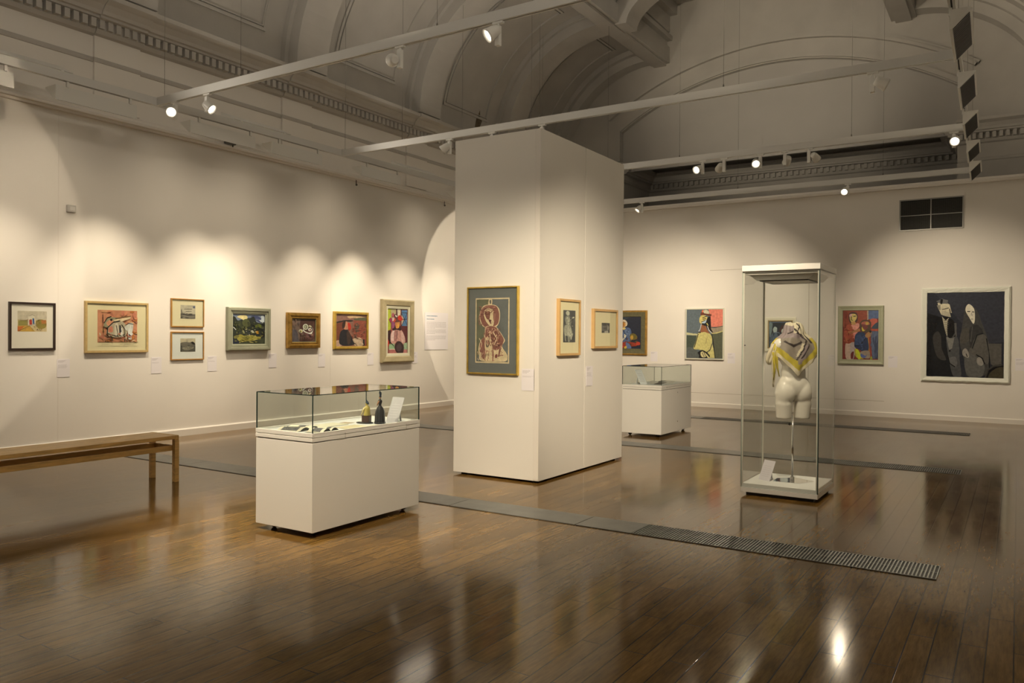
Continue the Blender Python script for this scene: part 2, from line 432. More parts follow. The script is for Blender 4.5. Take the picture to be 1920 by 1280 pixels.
for y0 in RIBS+[16.75]:
    m = MB(); w = 0.62 if y0 < 16 else 0.33
    for s in (1, -1):
        arc_solid(m, 0, H90, 0.0, 0.30, y0, y0+w, s)
        if y0 < 16: arc_solid(m, 0, H90, 0.0, 0.10, y0-0.07, y0+w+0.12, s)
        else: arc_solid(m, 0, H90, 0.0, 0.12, y0-0.12, y0, s)
    m.build('rib', M_PLASTER, ce)
    if y0 < 16:
        m = MB(); arc_solid(m, 0.02, math.pi-0.02, -0.1, 0.30, y0+0.05, y0+w-0.05, 1, 30, wpt); m.build('cross_beam', M_PLASTER, ce)
for s in (1, -1):
    m = MB()
    def bx(a, b, z0, z1, y0=YF, y1=YE):
        if s < 0: a, b = 2*XC-a, 2*XC-b
        m.box(a, b, y0, y1, z0, z1)
    bx(-7.16, -6.72, 7.60, 7.96); bx(-7.08, -6.80, 7.55, 7.62); bx(-6.90, -6.78, 7.9, 8.3); bx(-6.90, -6.66, 8.1, 8.2); bx(-6.90, -6.72, 8.3, 8.7); bx(-6.90, -6.55, 8.66, 8.9)
    m.build('long_beam', M_PLASTER, ce)
# panel mouldings between the ribs
for i, y0 in enumerate(RIBS):
    y1 = RIBS[i+1] if i+1 < len(RIBS) else 16.72
    a, b = y0+1.02, y1-0.40
    m = MB()
    for s in (1, -1):
        for (t0, t1, wd, of) in ((R(10), R(76), 0.045, 0.022), (R(11.4), R(74.6), 0.016, 0.034)):
            dw = wd/2.45
            ya = a + (0.06 if of > 0.03 else 0); yb = b-(0.06 if of > 0.03 else 0)
            arc_solid(m, t0, t1, -0.01, of, ya, ya+wd, s); arc_solid(m, t0, t1, -0.01, of, yb-wd, yb, s)
            arc_solid(m, t0, t0+dw, -0.01, of, ya, yb, s, 1); arc_solid(m, t1-dw, t1, -0.01, of, ya, yb, s, 1)
    m.build('panel_moulding', M_PLASTER, ce)
# patch where the plaster has come away
m = MB(); pts = [(0, -.16), (.04, -.05), (.09, -.02), (.06, .07), (.10, .12), (.03, .16), (-.02, .10), (-.06, .11), (-.05, -.02), (-.02, -.08)]
P = []
for py, pz in pts:
    x, z = vpt(R(9)-pz*1.4/2.45, 0.008); P.append((x, 13.6+py*1.5, z))
m.add(P, [tuple(range(len(P)))]); m.build('bare_patch', mat('bare_patch', (0.14, 0.11, 0.07), 0.9, noise=0.3, nscale=20), ce)

# ------------------------------------------------------------------ floor grilles
def grille(y0, y1, x0, xs, x1, label):
    t = thing('floor_grille', label, 'grille', (x0, y0, 0), 0, 'long heating grilles let into the floor')
    w = y1-y0; n = 0
    m = MB(); xx = 0.0
    while xx < xs-x0-0.01:
        e = min(xx+1.17, xs-x0); m.box(xx+0.003, e-0.003, 0.0, w, 0.0005, 0.006); xx = e
    m.build('cover_plate', M_COVER, t)
    MB().box(xs-x0, x1-x0, 0.0, w, 0.0003, 0.0015).build('channel_shade', M_DARK, t)  # flat dark strip painted in for the shaded channel below the bars
    m = MB(); xx = xs-x0
    while xx < x1-x0-0.004:
        m.box(xx, xx+0.0085, 0.006, w-0.006, 0.0015, 0.006); xx += 0.0205
    m.box(xs-x0, x1-x0, w*0.5-0.003, w*0.5+0.003, 0.0015, 0.005)
    m.build('bars', M_STEEL, t)
    MB().box(xs-x0, x1-x0, 0, 0.006, 0.0015, 0.0065).box(xs-x0, x1-x0, w-0.006, w, 0.0015, 0.0065).box(x1-x0, x1-x0+0.006, 0, w, 0.0015, 0.0065).build('edge_strip', M_STEEL, t)
grille(5.20, 5.52, -8.60, -2.30, -0.39, 'long grey floor grille nearest the camera, running past the figurine case')
grille(9.38, 9.72, -8.60, -1.95, -0.49, 'long grey floor grille behind the tall scarf case')
grille(13.25, 13.57, -8.60, -4.6, -0.58, 'thin floor grille farthest away, nearest the end wall')
# ------------------------------------------------------------------ suspended lighting tracks
def track(name, label, p0, p1, wires):
    """p0,p1 ends (x,y) of an axis-parallel track, underside at ZT"""
    cx, cy = (p0[0]+p1[0])/2, (p0[1]+p1[1])/2
    t = thing(name, label, 'lighting track', (cx, cy, ZT), 0, 'suspended lighting tracks')
    alongx = abs(p1[0]-p0[0]) > abs(p1[1]-p0[1])
    hl = (abs(p1[0]-p0[0]) if alongx else abs(p1[1]-p0[1]))/2
    m = MB(); g = MB()
    def bx(M_, a, b, c, d, z0, z1):
        if alongx: M_.box(a, b, c, d, z0, z1)
        else: M_.box(c, d, a, b, z0, z1)
    bx(m, -hl, hl, -0.026, -0.006, 0, 0.012); bx(m, -hl, hl, 0.006, 0.026, 0, 0.012)
    bx(m, -hl, hl, -0.026, 0.026, 0.012, 0.088)
    m.build('rail', M_TRACK, t)
    bx(g, -hl, hl, -0.006, 0.006, 0.006, 0.0125); g.build('slot', M_DARK, t)
    for w in wires:
        o = (w-cx) if alongx else (w-cy)
        p = (o, 0) if alongx else (0, o)
        top = min(8.9, vz(cx+p[0])) - ZT
        q = MB().tube([(p[0], p[1], 0.088), (p[0], p[1], top)], 0.0022, 5)
        q.lathe([(0.008, 0.086), (0.008, 0.11), (0.003, 0.125)], (p[0], p[1], 0), 8)
        q.build('suspension_wire', M_WIRE, t)
    return t
track('light_track', 'long white lighting track running along the left wall', (TL, YF+0.3), (TL, 15.0), [-2.0, 0.7, 3.1, 5.58, 8.5, 11.4, 14.2])
track('light_track', 'long white lighting track at the right that carries the black-faced floodlights', (TR, YF+0.3), (TR, 14.9), [-2.0, 2.6, 5.5, 8.4, 11.4, 14.3])
def trx(y): return -0.46-0.0233*(y-7.0)           # the right track runs very slightly askew
_r = [o for o in bpy.data.objects if o.get('label', '').startswith('long white lighting track at the right')][0]
_r.location.x = trx(_r.location.y); _r.rotation_euler.z = math.atan(0.0233)
cl = ['white cross track behind the camera', 'nearest white cross track, rising to the top edge of the picture from the left track',
      'second white cross track, passing just behind the top of the display column', 'third white cross track, with a row of spotlights over the dark cornice',
      'farthest white cross track, close to the end wall']
for yy, lb in zip(CROSS, cl):
    lo = TL+0.027; hi = trx(yy)-0.03
    ws = [-6.9, -4.3, -1.9] if yy != 8.43 else [-7.2, -5.0, -2.7]
    track('light_track', lb, (lo, yy), (hi, yy), ws)
M_GLOWRIM = mat('lamp_rim', (0.75, 0.74, 0.70), 0.35)
def lamp(x, y, aim, label, lit=True, power=90, cone=42, blend=0.7, side=(0.06, 0.0), col=WARM, lens=None, drop=0.12, estr=None):
    t = thing('spotlight', label, 'spotlight', (x, y, ZT), 0, 'track spotlights')
    MB().box(-0.05, 0.05, -0.016, 0.016, -0.018, 0.0).build('track_adapter', M_LAMPW, t)
    g = MB().lathe([(0.011, -0.035), (0.011, -0.016)], (0, 0, 0), 10)
    g.box(-0.021, 0.021, -0.021, 0.021, -0.2, -0.033)
    g.build('gear_box', M_LAMPW, t, bevel=0.003)
    hp = Vector((side[0], side[1], -drop))
    d = (Vector(aim)-(Vector((x, y, ZT))+hp)).normalized()
    q = d.to_track_quat('Z', 'Y').to_matrix().to_4x4()
    M_ = Matrix.Translation(hp) @ q
    MB().tube([(0, 0, -drop), tuple(hp)], 0.008, 8).build('pivot', M_LAMPW, t)
    h = MB().lathe([(0.028, -0.062), (0.040, -0.055), (0.050, -0.02), (0.056, 0.035), (0.060, 0.045), (0.060, 0.062), (0.055, 0.062), (0.046, 0.040), (0.040, 0.034)], (0, 0, 0), 24, M=M_)
    ho = h.build('head', M_GLOWRIM, t)
    le = MB().lathe([(0.0001, 0.036), (0.036, 0.036), (0.040, 0.034)], (0, 0, 0), 24, M=M_, smooth=False)
    le.build('lens', (lens or M_LENS) if lit else M_LENSOFF, ho)
    if lit and power > 0:
        wp = Vector((x, y, ZT))+hp+d*0.075
        s = spot('beam', wp, aim, power, cone, blend, col)
        s.parent = t; s.matrix_parent_inverse = Matrix.Translation(-t.location)
    return t
# lamps the photograph shows
lamp(-8.02, 5.49, (-3.4, 2.2, 0.9), 'glaring white spotlight nearest the left end of the near cross track', power=90, side=(0.02, -0.06), cone=44)
lamp(-7.45, 5.49, (-5.0, 6.3, 1.8), 'white spotlight second from the left on the near cross track, tilted steeply down', power=60, side=(0.05, -0.02), drop=0.15)
lamp(-4.72, 5.49, (-9.5, 9.0, 5.6), 'unlit spotlight turned up and away, halfway along the near cross track', lit=False, side=(-0.06, -0.02))
lamp(-3.66, 5.49, (-6.8, 1.6, 0.3), 'dazzling round spotlight with a starburst, near the top centre of the picture', power=70, side=(-0.02, -0.05), drop=0.10)
lamp(-6.38, 8.43, (-9.6, 7.0, 1.5), 'small white spotlight hanging just left of the display column top', power=150, side=(-0.03, -0.05), cone=34)
lamp(-5.70, 8.43, (-9.5, 10.6, 1.6), 'white spotlight half hidden behind the top left of the display column', power=170, side=(-0.06, 0.02), cone=34)
lamp(-4.96, 8.43, (-7.0, 15.5, 1.6), 'white spotlight peeping over the top corner of the display column', power=300, side=(0, 0.06), cone=30)
lamp(-1.22, 8.43, (1.2, 9.4, 2.6), 'white spotlight seen from the side on the second cross track, at the right', power=60, side=(0.075, -0.01))
lamp(-3.94, 11.37, (-5.6, 6.6, 1.4), 'lit spotlight leftmost of the row on the third cross track', power=120, side=(-0.06, -0.02), cone=46)
lamp(-3.62, 11.37, (-6.6, 15.4, 1.5), 'white spotlight turned away, second in the row on the third cross track', power=520, side=(-0.07, 0.03), cone=56, blend=0.9)
lamp(-3.10, 11.37, (-1.75, 7.5, 1.2), 'lit spotlight in the middle of the row on the third cross track', power=130, side=(-0.06, -0.02), cone=36)
lamp(-2.76, 11.37, (-5.0, 15.5, 1.4), 'white spotlight seen from behind, fourth in the row on the third cross track', power=560, side=(0.02, 0.05), cone=58, blend=0.9)
lamp(-2.44, 11.37, (-0.9, 15.5, 1.4), 'white spotlight turned to the end wall, rightmost of the row of five', power=470, side=(0.07, 0.03), cone=56, blend=0.9)
lamp(-0.70, 11.37, (-1.4, 5.0, 0.6), 'glowing spotlight beside the floodlights at the right end of the third cross track', power=90, side=(0.02, -0.05), cone=44)
lamp(-6.16, 14.31, (-7.6, 12.9, 1.6), 'spotlight showing a bright sliver just right of the display column', power=70, side=(-0.05, -0.03))
lamp(-2.44, 14.31, (-2.5, 9.0, 0.4), 'lit spotlight hanging low in front of the end wall on the farthest track', power=50, side=(-0.04, -0.04))
# further lamps on the same tracks, unseen; most added to brighten the room
def offlamp(x, y, aim, power, **k):
    t = lamp(x, y, aim, 'unseen white track spotlight, added to light part of the room', power=power, **k); t['group'] = 'spotlights out of sight'
    return t
lamp(-1.05, 5.49, (-0.6, 0.6, 1.0), 'blazing spotlight on the near cross track, just above the picture at the right', power=60, cone=50)
offlamp(-4.9, 2.55, (XL, 2.95, 2.6), 620, cone=51, blend=0.05)           # broad sharp-edged pool on the left wall
offlamp(-5.7, 11.37, (XL, 13.9, 2.1), 380, cone=50, blend=0.05)          # its twin near the corner
offlamp(-4.4, 2.55, (-4.5, 6.45, 0.8), 310, cone=52, blend=0.9)          # column front
offlamp(-0.9, 2.55, (-3.8, 7.1, 1.1), 1000, cone=34, blend=1.0)           # column side
offlamp(-0.9, 5.30, (-3.8, 7.9, 1.0), 520, cone=52, blend=1.0)
offlamp(-5.6, 2.55, (-4.5, 4.2, 0.2), 700, cone=50, blend=0.9)            # figurine case from the front
offlamp(-2.2, 2.55, (-4.1, 4.5, 0.3), 580, cone=46, blend=0.9)
offlamp(-1.5, 5.49, (-1.75, 7.4, 0.9), 330, cone=36, blend=0.9)           # torso
offlamp(-3.2, 2.30, (-1.80, 7.4, 0.9), 300, cone=20, blend=0.9)
offlamp(-1.3, 5.49, (-4.4, 11.0, 0.5), 620, cone=22, blend=1.0)           # far case
offlamp(-2.9, 2.55, (XC, 17.2, 7.3), 2000, cone=28, blend=1.0, drop=-0.2, side=(0, 0.12))  # added, turned up to brighten the arch panel
offlamp(-6.6, 2.55, (0.6, 13.0, 8.0), 2800, cone=40, blend=1.0, drop=-0.2, side=(0, 0.12)) # added, turned up to brighten the far vault
# ------------------------------------------------------------------ wedge floodlights on the long tracks
def flood(y0, y1, side, label, power=0, up=False, grp='wedge floodlights on the long tracks'):
    """side -1: left track, throwing to the left wall; +1: right track. Local z=0 at track underside"""
    tx = TL if side < 0 else trx((y0+y1)/2)-0.01
    t = thing('floodlight', label, 'floodlight', (tx, (y0+y1)/2, ZT), 0, grp)
    h = (y1-y0)/2
    s = side
    if s > 0: t.rotation_euler.z = math.atan(0.0233)
    if not up:
        A, B, C = (0, -0.055), (s*(0.20 if s < 0 else 0.15), -0.055), (0, -0.205)
    else:
        A, B, C = (s*0.03, 0.115), (s*0.29, 0.115), (s*0.29, 0.235)
    tri = [A, B, C]
    if not up:
        body = MB().prism([A, B, (B[0], B[1]-0.012), (A[0]+s*0.012, C[1]+0.0), C], 'y', -h, h)
        body.build('housing', M_LAMPW, t)
        # louvred face lying on the slope, inside a rim
        n = Vector((-(C[1]-B[1])*s*1.0, 0, 0))
        u = Vector((C[0]-B[0], 0, C[1]-B[1])); L_ = u.length; u.normalize()
        nn = Vector((u.z, 0, -u.x));
        if nn.z > 0: nn = -nn
        o0 = Vector((B[0], 0, B[1]-0.012))
        f = MB(); e = 0.004
        a0, a1 = 0.025, L_-0.03
        V = []
        for ya in (-h+0.03, h-0.03):
            for aa in (a0, a1):
                p = o0+u*aa+nn*e; V.append((p.x, ya, p.z))
        for ya in (-h+0.03, h-0.03):
            for aa in (a0, a1):
                p = o0+u*aa; V.append((p.x, ya, p.z))
        f.add(V, [(0, 1, 3, 2), (0, 4, 5, 1), (2, 3, 7, 6), (0, 2, 6, 4), (1, 5, 7, 3)])
        fo = f.build('louvre', M_LOUVRE, t)
        r = MB()
        for k in range(1, 18):
            ya = -h+0.03+(2*h-0.06)*k/18
            p = o0+u*a0+nn*(e+0.001); q = o0+u*a1+nn*(e+0.001)
            r.tube([(p.x, ya, p.z), (q.x, ya, q.z)], 0.0013, 4)
        r.build('louvre_blades', mat('blade_grey', (0.022, 0.023, 0.027), 0.4), fo)
        for ya in (-h+0.12, h-0.08):
            MB().box(-0.012, 0.012, ya-0.012, ya+0.012, -0.06, 0.0).build('stem', M_LAMPW, t)
        if power:
            c = o0+u*(L_/2)+nn*0.01
            wp = Vector((tx, (y0+y1)/2, ZT))+c
            l = area('wall_wash', wp, (tx+s*1.25, wp.y, 1.75), 2*h-0.1, 0.12, power, WARM, 115)
            l.rotation_euler = (Vector((s*1.25, 0, 1.75-wp.z))).to_track_quat('-Z', 'X').to_euler()
            l.parent = t; l.matrix_parent_inverse = Matrix.Translation(-t.location)
    else:
        MB().prism([A, B, C], 'y', -h, h).build('housing', M_LAMPW, t)
        MB().box(s*0.0265, s*0.05, -h+0.1, -h+0.13, 0.05, 0.116).box(s*0.0265, s*0.05, h-0.13, h-0.1, 0.05, 0.116).build('bracket', M_LAMPW, t)
        if power:
            wp = Vector((tx+s*0.1, (y0+y1)/2, ZT+0.27))
            l = area('uplight', wp, (XC, wp.y, 8.0), 0.8, 0.12, power, WARM2, 170)
            l.parent = t; l.matrix_parent_inverse = Matrix.Translation(-t.location)
    return t
PW = 3
LF = [(3.02, 3.95, 'white wedge floodlight cut by the left edge of the picture'), (4.35, 5.24, 'long white wedge floodlight under the left track, nearest whole one'),
      (5.92, 6.88, 'white wedge floodlight just beyond the first junction of the left track'), (7.15, 8.05, 'white wedge floodlight third along the left track, above the green landscape'),
      (8.85, 9.75, 'white wedge floodlight farthest along the left track before the display column')]
for i, (a, b, lb) in enumerate(LF): flood(a, b, -1, lb, PW)
for a, b in ((-0.8, 0.1), (1.2, 2.1), (11.2, 12.1), (12.9, 13.8)): flood(a, b, -1, 'white wedge floodlight on the left track, out of sight', PW, grp='wedge floodlights out of sight')
# bare unseen spots added beside the left floodlights, one pool per picture
for (y0, y, z, p, c) in ((0.6, 0.6, 0.9, 260, 62), (2.2, 2.4, 0.9, 260, 62), (4.30, 4.35, 1.0, 150, 62), (5.28, 5.75, 1.0, 280, 60), (6.9, 6.90, 1.0, 230, 60), (7.10, 7.9, 1.0, 190, 60), (8.8, 9.0, 1.0, 230, 60), (9.78, 10.05, 1.25, 320, 54), (11.3, 11.2, 1.0, 210, 60), (12.2, 12.5, 1.0, 190, 60)):
    spot('picture_beam', (TL-0.02, y0, ZT-0.22), (XL, y, z), p, c, 1.0)
UP = [(3.6, 4.55, 'pale tray uplight lying on the left track, nearest the camera'), (6.57, 7.51, 'pale tray uplight on the left track, between the two cross tracks'), (9.85, 10.8, 'pale tray uplight on the left track, just short of the display column')]
for a, b, lb in UP: flood(a, b, -1, lb, 34, True, 'tray uplights on the left track')
RF = [(5.30, 6.15, 'black-faced floodlight cut by the top edge of the picture'), (7.0, 7.85, 'largest black-faced floodlight in the row at the right'), (8.68, 9.53, 'second whole black-faced floodlight from the top of the row'),
      (10.2, 10.95, 'black-faced floodlight in the middle of the row, above the glowing spotlight'), (11.72, 12.45, 'black-faced floodlight second from the far end of the row'), (13.1, 13.9, 'farthest black-faced floodlight, touching the line of the end wall rail')]
for a, b, lb in RF: flood(a, b, 1, lb, 0)
for a, b in ((-3.2, -2.2), (1.0, 2.0)): flood(a, b, 1, 'black-faced floodlight behind the camera', 0)
for a, b in ((-3.6, -2.6), (-0.6, 0.4), (2.8, 3.8)): flood(a, b, 1, 'unseen tray uplight added on the right track to brighten the ceiling', 40, True, 'added tray uplights out of sight')  # unseen uplights added to raise the brightness of the vault
# ------------------------------------------------------------------ display column
def column():
    x0, x1, y0, y1, z0, H = -4.81, -3.81, 6.455, 8.33, 0.022, 3.36
    t = thing('display_column', 'tall white freestanding display column with framed pictures on two sides', 'display wall', ((x0+x1)/2, (y0+y1)/2, 0))
    a, b = -(x1-x0)/2, (x1-x0)/2; c, d = -(y1-y0)/2, (y1-y0)/2; k = 0.05
    MB().box(a, b-0.055, c, c+k, z0, H).build('front_panel', M_PANEL, t, bevel=0.003)
    ym = 7.385-(y0+y1)/2
    MB().box(b-k, b, c+0.002, ym-0.002, z0, H).build('side_panel', M_PANEL, t, bevel=0.003)
    MB().box(b-k, b, ym+0.002, d, z0, H).build('side_panel', M_PANEL, t, bevel=0.003)
    MB().box(a, a+k, c+k, d, z0, H).build('side_panel', M_PANEL, t, bevel=0.003)
    MB().box(a, b-k, d-k, d, z0, H).build('back_panel', M_PANEL, t, bevel=0.003)
    MB().box(b-0.053, b-0.0, c-0.004, c+0.0, z0+0.01, H-0.005).box(b-0.056, b-0.053, c+0.002, c+0.03, z0, H).build('corner_strip', M_TRIM, t)
    MB().box(a+k, b-k, c+k, d-k, H-0.06, H-0.04).build('top_board', M_PANEL, t)
    p = MB()
    for px in (a+0.08, b-0.08):
        for py in (c+0.08, ym, d-0.08): p.lathe([(0.03, 0), (0.03, 0.0225)], (px, py, 0), 12)
    p.build('levelling_feet', M_RUBBER, t)
column()

# ------------------------------------------------------------------ low display cases
def castor_mb(x, y):
    m = MB(); M_ = Matrix.Rotation(R(90), 4, 'X')
    m.lathe([(0.022, -0.012), (0.025, -0.008), (0.025, 0.008), (0.022, 0.012)], (x, y, 0.025), 14, M=M_)
    m.box(x-0.02, x+0.02, y-0.02, y+0.02, 0.045, 0.052)
    return m
def low_case(x0, x1, y0, y1, label, locks_on_body=False):
    t = thing('display_case', label, 'display case', ((x0+x1)/2, (y0+y1)/2, 0), 0, 'low glass-topped display cases')
    a, b = -(x1-x0)/2, (x1-x0)/2; c, d = -(y1-y0)/2, (y1-y0)/2
    zb, z1, z2, zt = 0.04, 0.655, 0.722, 0.985
    MB().box(a+0.003, b-0.003, c+0.003, d-0.003, zb, z1).build('cabinet', M_WHITE, t, bevel=0.003)
    MB().box(a+0.012, b-0.012, c+0.012, d-0.012, z1, z2-0.015).build('shadow_gap', mat('gap_grey', (0.18, 0.175, 0.16), 0.7), t)
    m = MB().box(a, b, c, d, z1+0.006, z1+0.034)
    m.build('lower_frame', M_WHITE, t, bevel=0.0025)
    m = MB().box(a, b, c, c+0.02, z1+0.037, z2).box(a, b, d-0.02, d, z1+0.037, z2).box(a, a+0.02, c+0.02, d-0.02, z1+0.037, z2).box(b-0.02, b, c+0.02, d-0.02, z1+0.037, z2)
    m.build('upper_frame', M_WHITE, t, bevel=0.0025)
    MB().box(a+0.02, b-0.02, c+0.02, d-0.02, z1+0.03, z2-0.012).build('display_deck', mat('deck_felt', (0.80, 0.82, 0.84), 0.8), t)
    g = 0.006; e = 0.004
    for (u, v, w, q, th) in ((a+e, b-e, c+e, c+e+g, 'y'), (a+e, b-e, d-e-g, d-e, 'y'), (a+e, a+e+g, c+e+g, d-e-g, 'x'), (b-e-g, b-e, c+e+g, d-e-g, 'x')):
        MB().box(u, v, w, q, z2-0.002, zt-g, 0, 1, th).build('glass_pane', [M_GLASSG, M_GEDGE], t)
    MB().box(a+e, b-e, c+e, d-e, zt-g, zt, 0, 1, 'z').build('glass_lid', [M_GLASSG, M_GEDGE], t)
    m = MB()
    for u, v in ((a+e, c+e), (b-e, c+e), (a+e, d-e), (b-e, d-e)):
        su = 1 if u < 0 else -1; sv = 1 if v < 0 else -1
        m.box(u-su*0.0006, u+su*0.0045, v-sv*0.0006, v+sv*0.0045, z2-0.001, zt-g)
    m.build('glass_joint', M_GEDGE, t)
    for u in (a+0.09, b-0.09):
        for v in (c+0.1, d-0.1): castor_mb(u, v).build('castor', M_RUBBER, t)
    if locks_on_body:
        for zz in (0.60, 0.18): MB().lathe([(0.009, 0), (0.009, 0.004), (0.004, 0.005)], (b-0.003, c+0.62, zz), 12, M=Matrix.Rotation(R(90), 4, 'Y')).build('lock', M_CHROME, t)
        MB().box(b, b+0.002, c+0.18, c+0.20, z1+0.03, z1+0.045).build('lock', M_CHROME, t)
    else:
        for yy in (c+0.24, d-0.24):
            MB().box(b, b+0.0015, yy, yy+0.07, z1+0.003, z1+0.006, 0).box(b, b+0.0015, yy+0.07, yy+0.073, z1+0.003, z1+0.045).build('latch', mat('latch_grey', (0.35, 0.34, 0.30), 0.4), t)
    return t
low_case(-4.62, -4.04, 3.82, 4.97, 'low white display case with open books and two figurines under glass')
low_case(-4.745, -4.145, 10.36, 11.55, 'low white display case with small papers, half hidden behind the display column', True)
ZD = 0.711

# figurines
M_DKGL = mat('dark_glaze', (0.035, 0.036, 0.042), 0.15, noise=0.25, nscale=60)
M_BLUEGL = mat('blue_black_glaze', (0.04, 0.055, 0.085), 0.1)
M_YELGL = mat('yellow_glaze', (0.42, 0.34, 0.10), 0.25, noise=0.15, nscale=50)
M_CREAMGL = mat('cream_glaze', (0.62, 0.52, 0.27), 0.2)
M_SKINGL = mat('terracotta_glaze', (0.40, 0.22, 0.13), 0.25, noise=0.3, nscale=80)
t = thing('figurine', 'small glazed figurine of a seated woman in a yellow dress on a dark block', 'figurine', (-4.262, 4.585, ZD), R(15))
MB().lathe([(0.001, 0), (0.058, 0), (0.062, 0.004), (0.060, 0.008), (0.001, 0.008)], (-0.012, 0, 0), 28, sx=1.15, sy=0.75).build('base_plate', M_DKGL, t)
MB().box(-0.026, 0.034, -0.026, 0.026, 0.008, 0.062).build('block', mat('block_glaze', (0.05, 0.022, 0.018), 0.2, noise=0.4, nscale=60), t, bevel=0.003)
MB().box(-0.0275, -0.026, -0.019, -0.014, 0.012, 0.060).box(-0.0275, -0.026, 0.014, 0.019, 0.012, 0.060).box(-0.0275, -0.026, -0.019, 0.019, 0.052, 0.056).build('block_border', M_SKINGL, t)
b = MB().lathe([(0.030, 0.060), (0.032, 0.066), (0.029, 0.085), (0.027, 0.105), (0.026, 0.118), (0.020, 0.130), (0.010, 0.137), (0.007, 0.142), (0.008, 0.147)], (0.008, 0, 0), 20, sx=0.85)
b.ellip((0.004, 0, 0.152), (0.011, 0.010, 0.013))
b.build('body', M_YELGL, t)
b = MB().tube([(0.0, -0.020, 0.126), (-0.012, -0.026, 0.105), (-0.022, -0.024, 0.080), (-0.034, -0.018, 0.060)], [0.0075, 0.007, 0.006, 0.004], 10)
b.tube([(0.0, 0.020, 0.126), (-0.012, 0.026, 0.105), (-0.022, 0.022, 0.080), (-0.032, 0.014, 0.062)], [0.0075, 0.007, 0.006, 0.004], 10)
b.build('arms', M_CREAMGL, t)
b = MB().ellip((0.008, 0, 0.160), (0.013, 0.012, 0.012)).tube([(0.006, 0, 0.168), (0.004, 0, 0.180)], [0.008, 0.002], 10).ellip((0.017, 0, 0.154), (0.007, 0.008, 0.008))
b.build('hair', M_BLUEGL, t)
t = thing('figurine', 'small dark figurine of a standing woman with a tall headdress and full skirt', 'figurine', (-4.16, 4.63, ZD), R(10))
b = MB()
prof = [(0.044, 0), (0.046, 0.006), (0.042, 0.02), (0.041, 0.06), (0.037, 0.095), (0.026, 0.122), (0.013, 0.138), (0.011, 0.145), (0.014, 0.158), (0.019, 0.172), (0.015, 0.182), (0.006, 0.188), (0.006, 0.194)]
V = []; F = []; seg = 48
for r, z in prof:
    for k in range(seg):
        a = 2*math.pi*k/seg; rr = r*(1+(0.045*math.cos(a*12) if z < 0.12 else 0)); V.append((rr*math.cos(a)*0.9, rr*math.sin(a), z))
for i in range(len(prof)-1):
    for k in range(seg): F.append((i*seg+k, i*seg+(k+1) % seg, (i+1)*seg+(k+1) % seg, (i+1)*seg+k))
b.add(V, F, 0, True); b.add(V[:seg], [tuple(range(seg))[::-1]])
b.build('dress', M_DKGL, t)
b = MB().ellip((0, 0, 0.202), (0.009, 0.009, 0.012)).tube([(0, -0.016, 0.176), (-0.004, -0.026, 0.158), (-0.012, -0.020, 0.142)], [0.006, 0.005, 0.004], 8).tube([(0, 0.016, 0.176), (-0.004, 0.026, 0.158), (-0.010, 0.02, 0.142)], [0.006, 0.005, 0.004], 8)
b.build('head_and_arms', M_SKINGL, t)
b = MB().ellip((0.003, 0, 0.212), (0.009, 0.011, 0.010)).ellip((0.004, 0, 0.230), (0.006, 0.014, 0.018)).ellip((0.003, -0.009, 0.240), (0.005, 0.008, 0.015)).ellip((-0.004, 0.006, 0.208), (0.007, 0.008, 0.008))
b.build('headdress', M_BLUEGL, t)

# books, sheets and cards in the near case
def open_book(name, label, loc, rot, w, d, pics, lift=0.022, grp='open books in the near display case'):
    t = thing(name, label, 'book', loc, rot, grp)
    m = MB(); n = 10
    for s in (-1, 1):
        top = []; 
        for i in range(n+1):
            u = i/n; x = s*u*w; z = 0.003+lift*math.sin(math.pi*min(1, u*1.15+0.05))*(1-0.25*u)
            top.append((x, z))
        V = []
        for x, z in top: V += [(x, -d/2, z), (x, d/2, z), (x, -d/2, 0.001), (x, d/2, 0.001)]
        F = []
        for i in range(n):
            a = i*4; F += [(a, a+4, a+5, a+1), (a, a+2, a+6, a+4), (a+1, a+5, a+7, a+3), (a+2, a+3, a+7, a+6)]
        F += [(n*4, n*4+2, n*4+3, n*4+1)]
        m.add(V, F)
        for q in range(len(F)-1):
            if q % 4 == 1: m.mi[len(m.f)-len(F)+q] = 1
    pg = m.build('pages', [mat('book_page', (0.80, 0.76, 0.62), 0.6), mat('book_cover', (0.03, 0.03, 0.03), 0.4)], t)
    MB().box(-w-0.003, w+0.003, -d/2-0.003, d/2+0.003, 0, 0.0012).build('cover', mat('book_cover', (0.03, 0.03, 0.03), 0.4), t)
    m = MB()
    for (u0, u1, v0, v1) in pics:
        k = 6; V = []
        for i in range(k+1):
            u = u0+(u1-u0)*i/k; au = abs(u); z = 0.0036+lift*math.sin(math.pi*min(1, au*1.15+0.05))*(1-0.25*au)+0.0006
            V += [(u*w, (v0-0.5)*d, z), (u*w, (v1-0.5)*d, z)]
        m.add(V, [(i*2, i*2+2, i*2+3, i*2+1) for i in range(k)])
    m.build('illustration', mat('engraving_ink', (0.12, 0.12, 0.13), 0.6, noise=0.8, nscale=120), pg)
    return t
open_book('open_book', 'open book with a black and white drawing, nearest the left end of the case', (-4.385, 4.01, ZD), R(100), 0.135, 0.20, [(-0.85, -0.5, 0.15, 0.85), (-0.45, -0.12, 0.2, 0.8), (0.15, 0.8, 0.3, 0.6)])
open_book('open_book', 'open book with dark page edges close to the front glass of the case', (-4.155, 4.03, ZD), R(96), 0.108, 0.14, [(0.1, 0.85, 0.15, 0.4), (-0.8, -0.2, 0.2, 0.75)], 0.026)
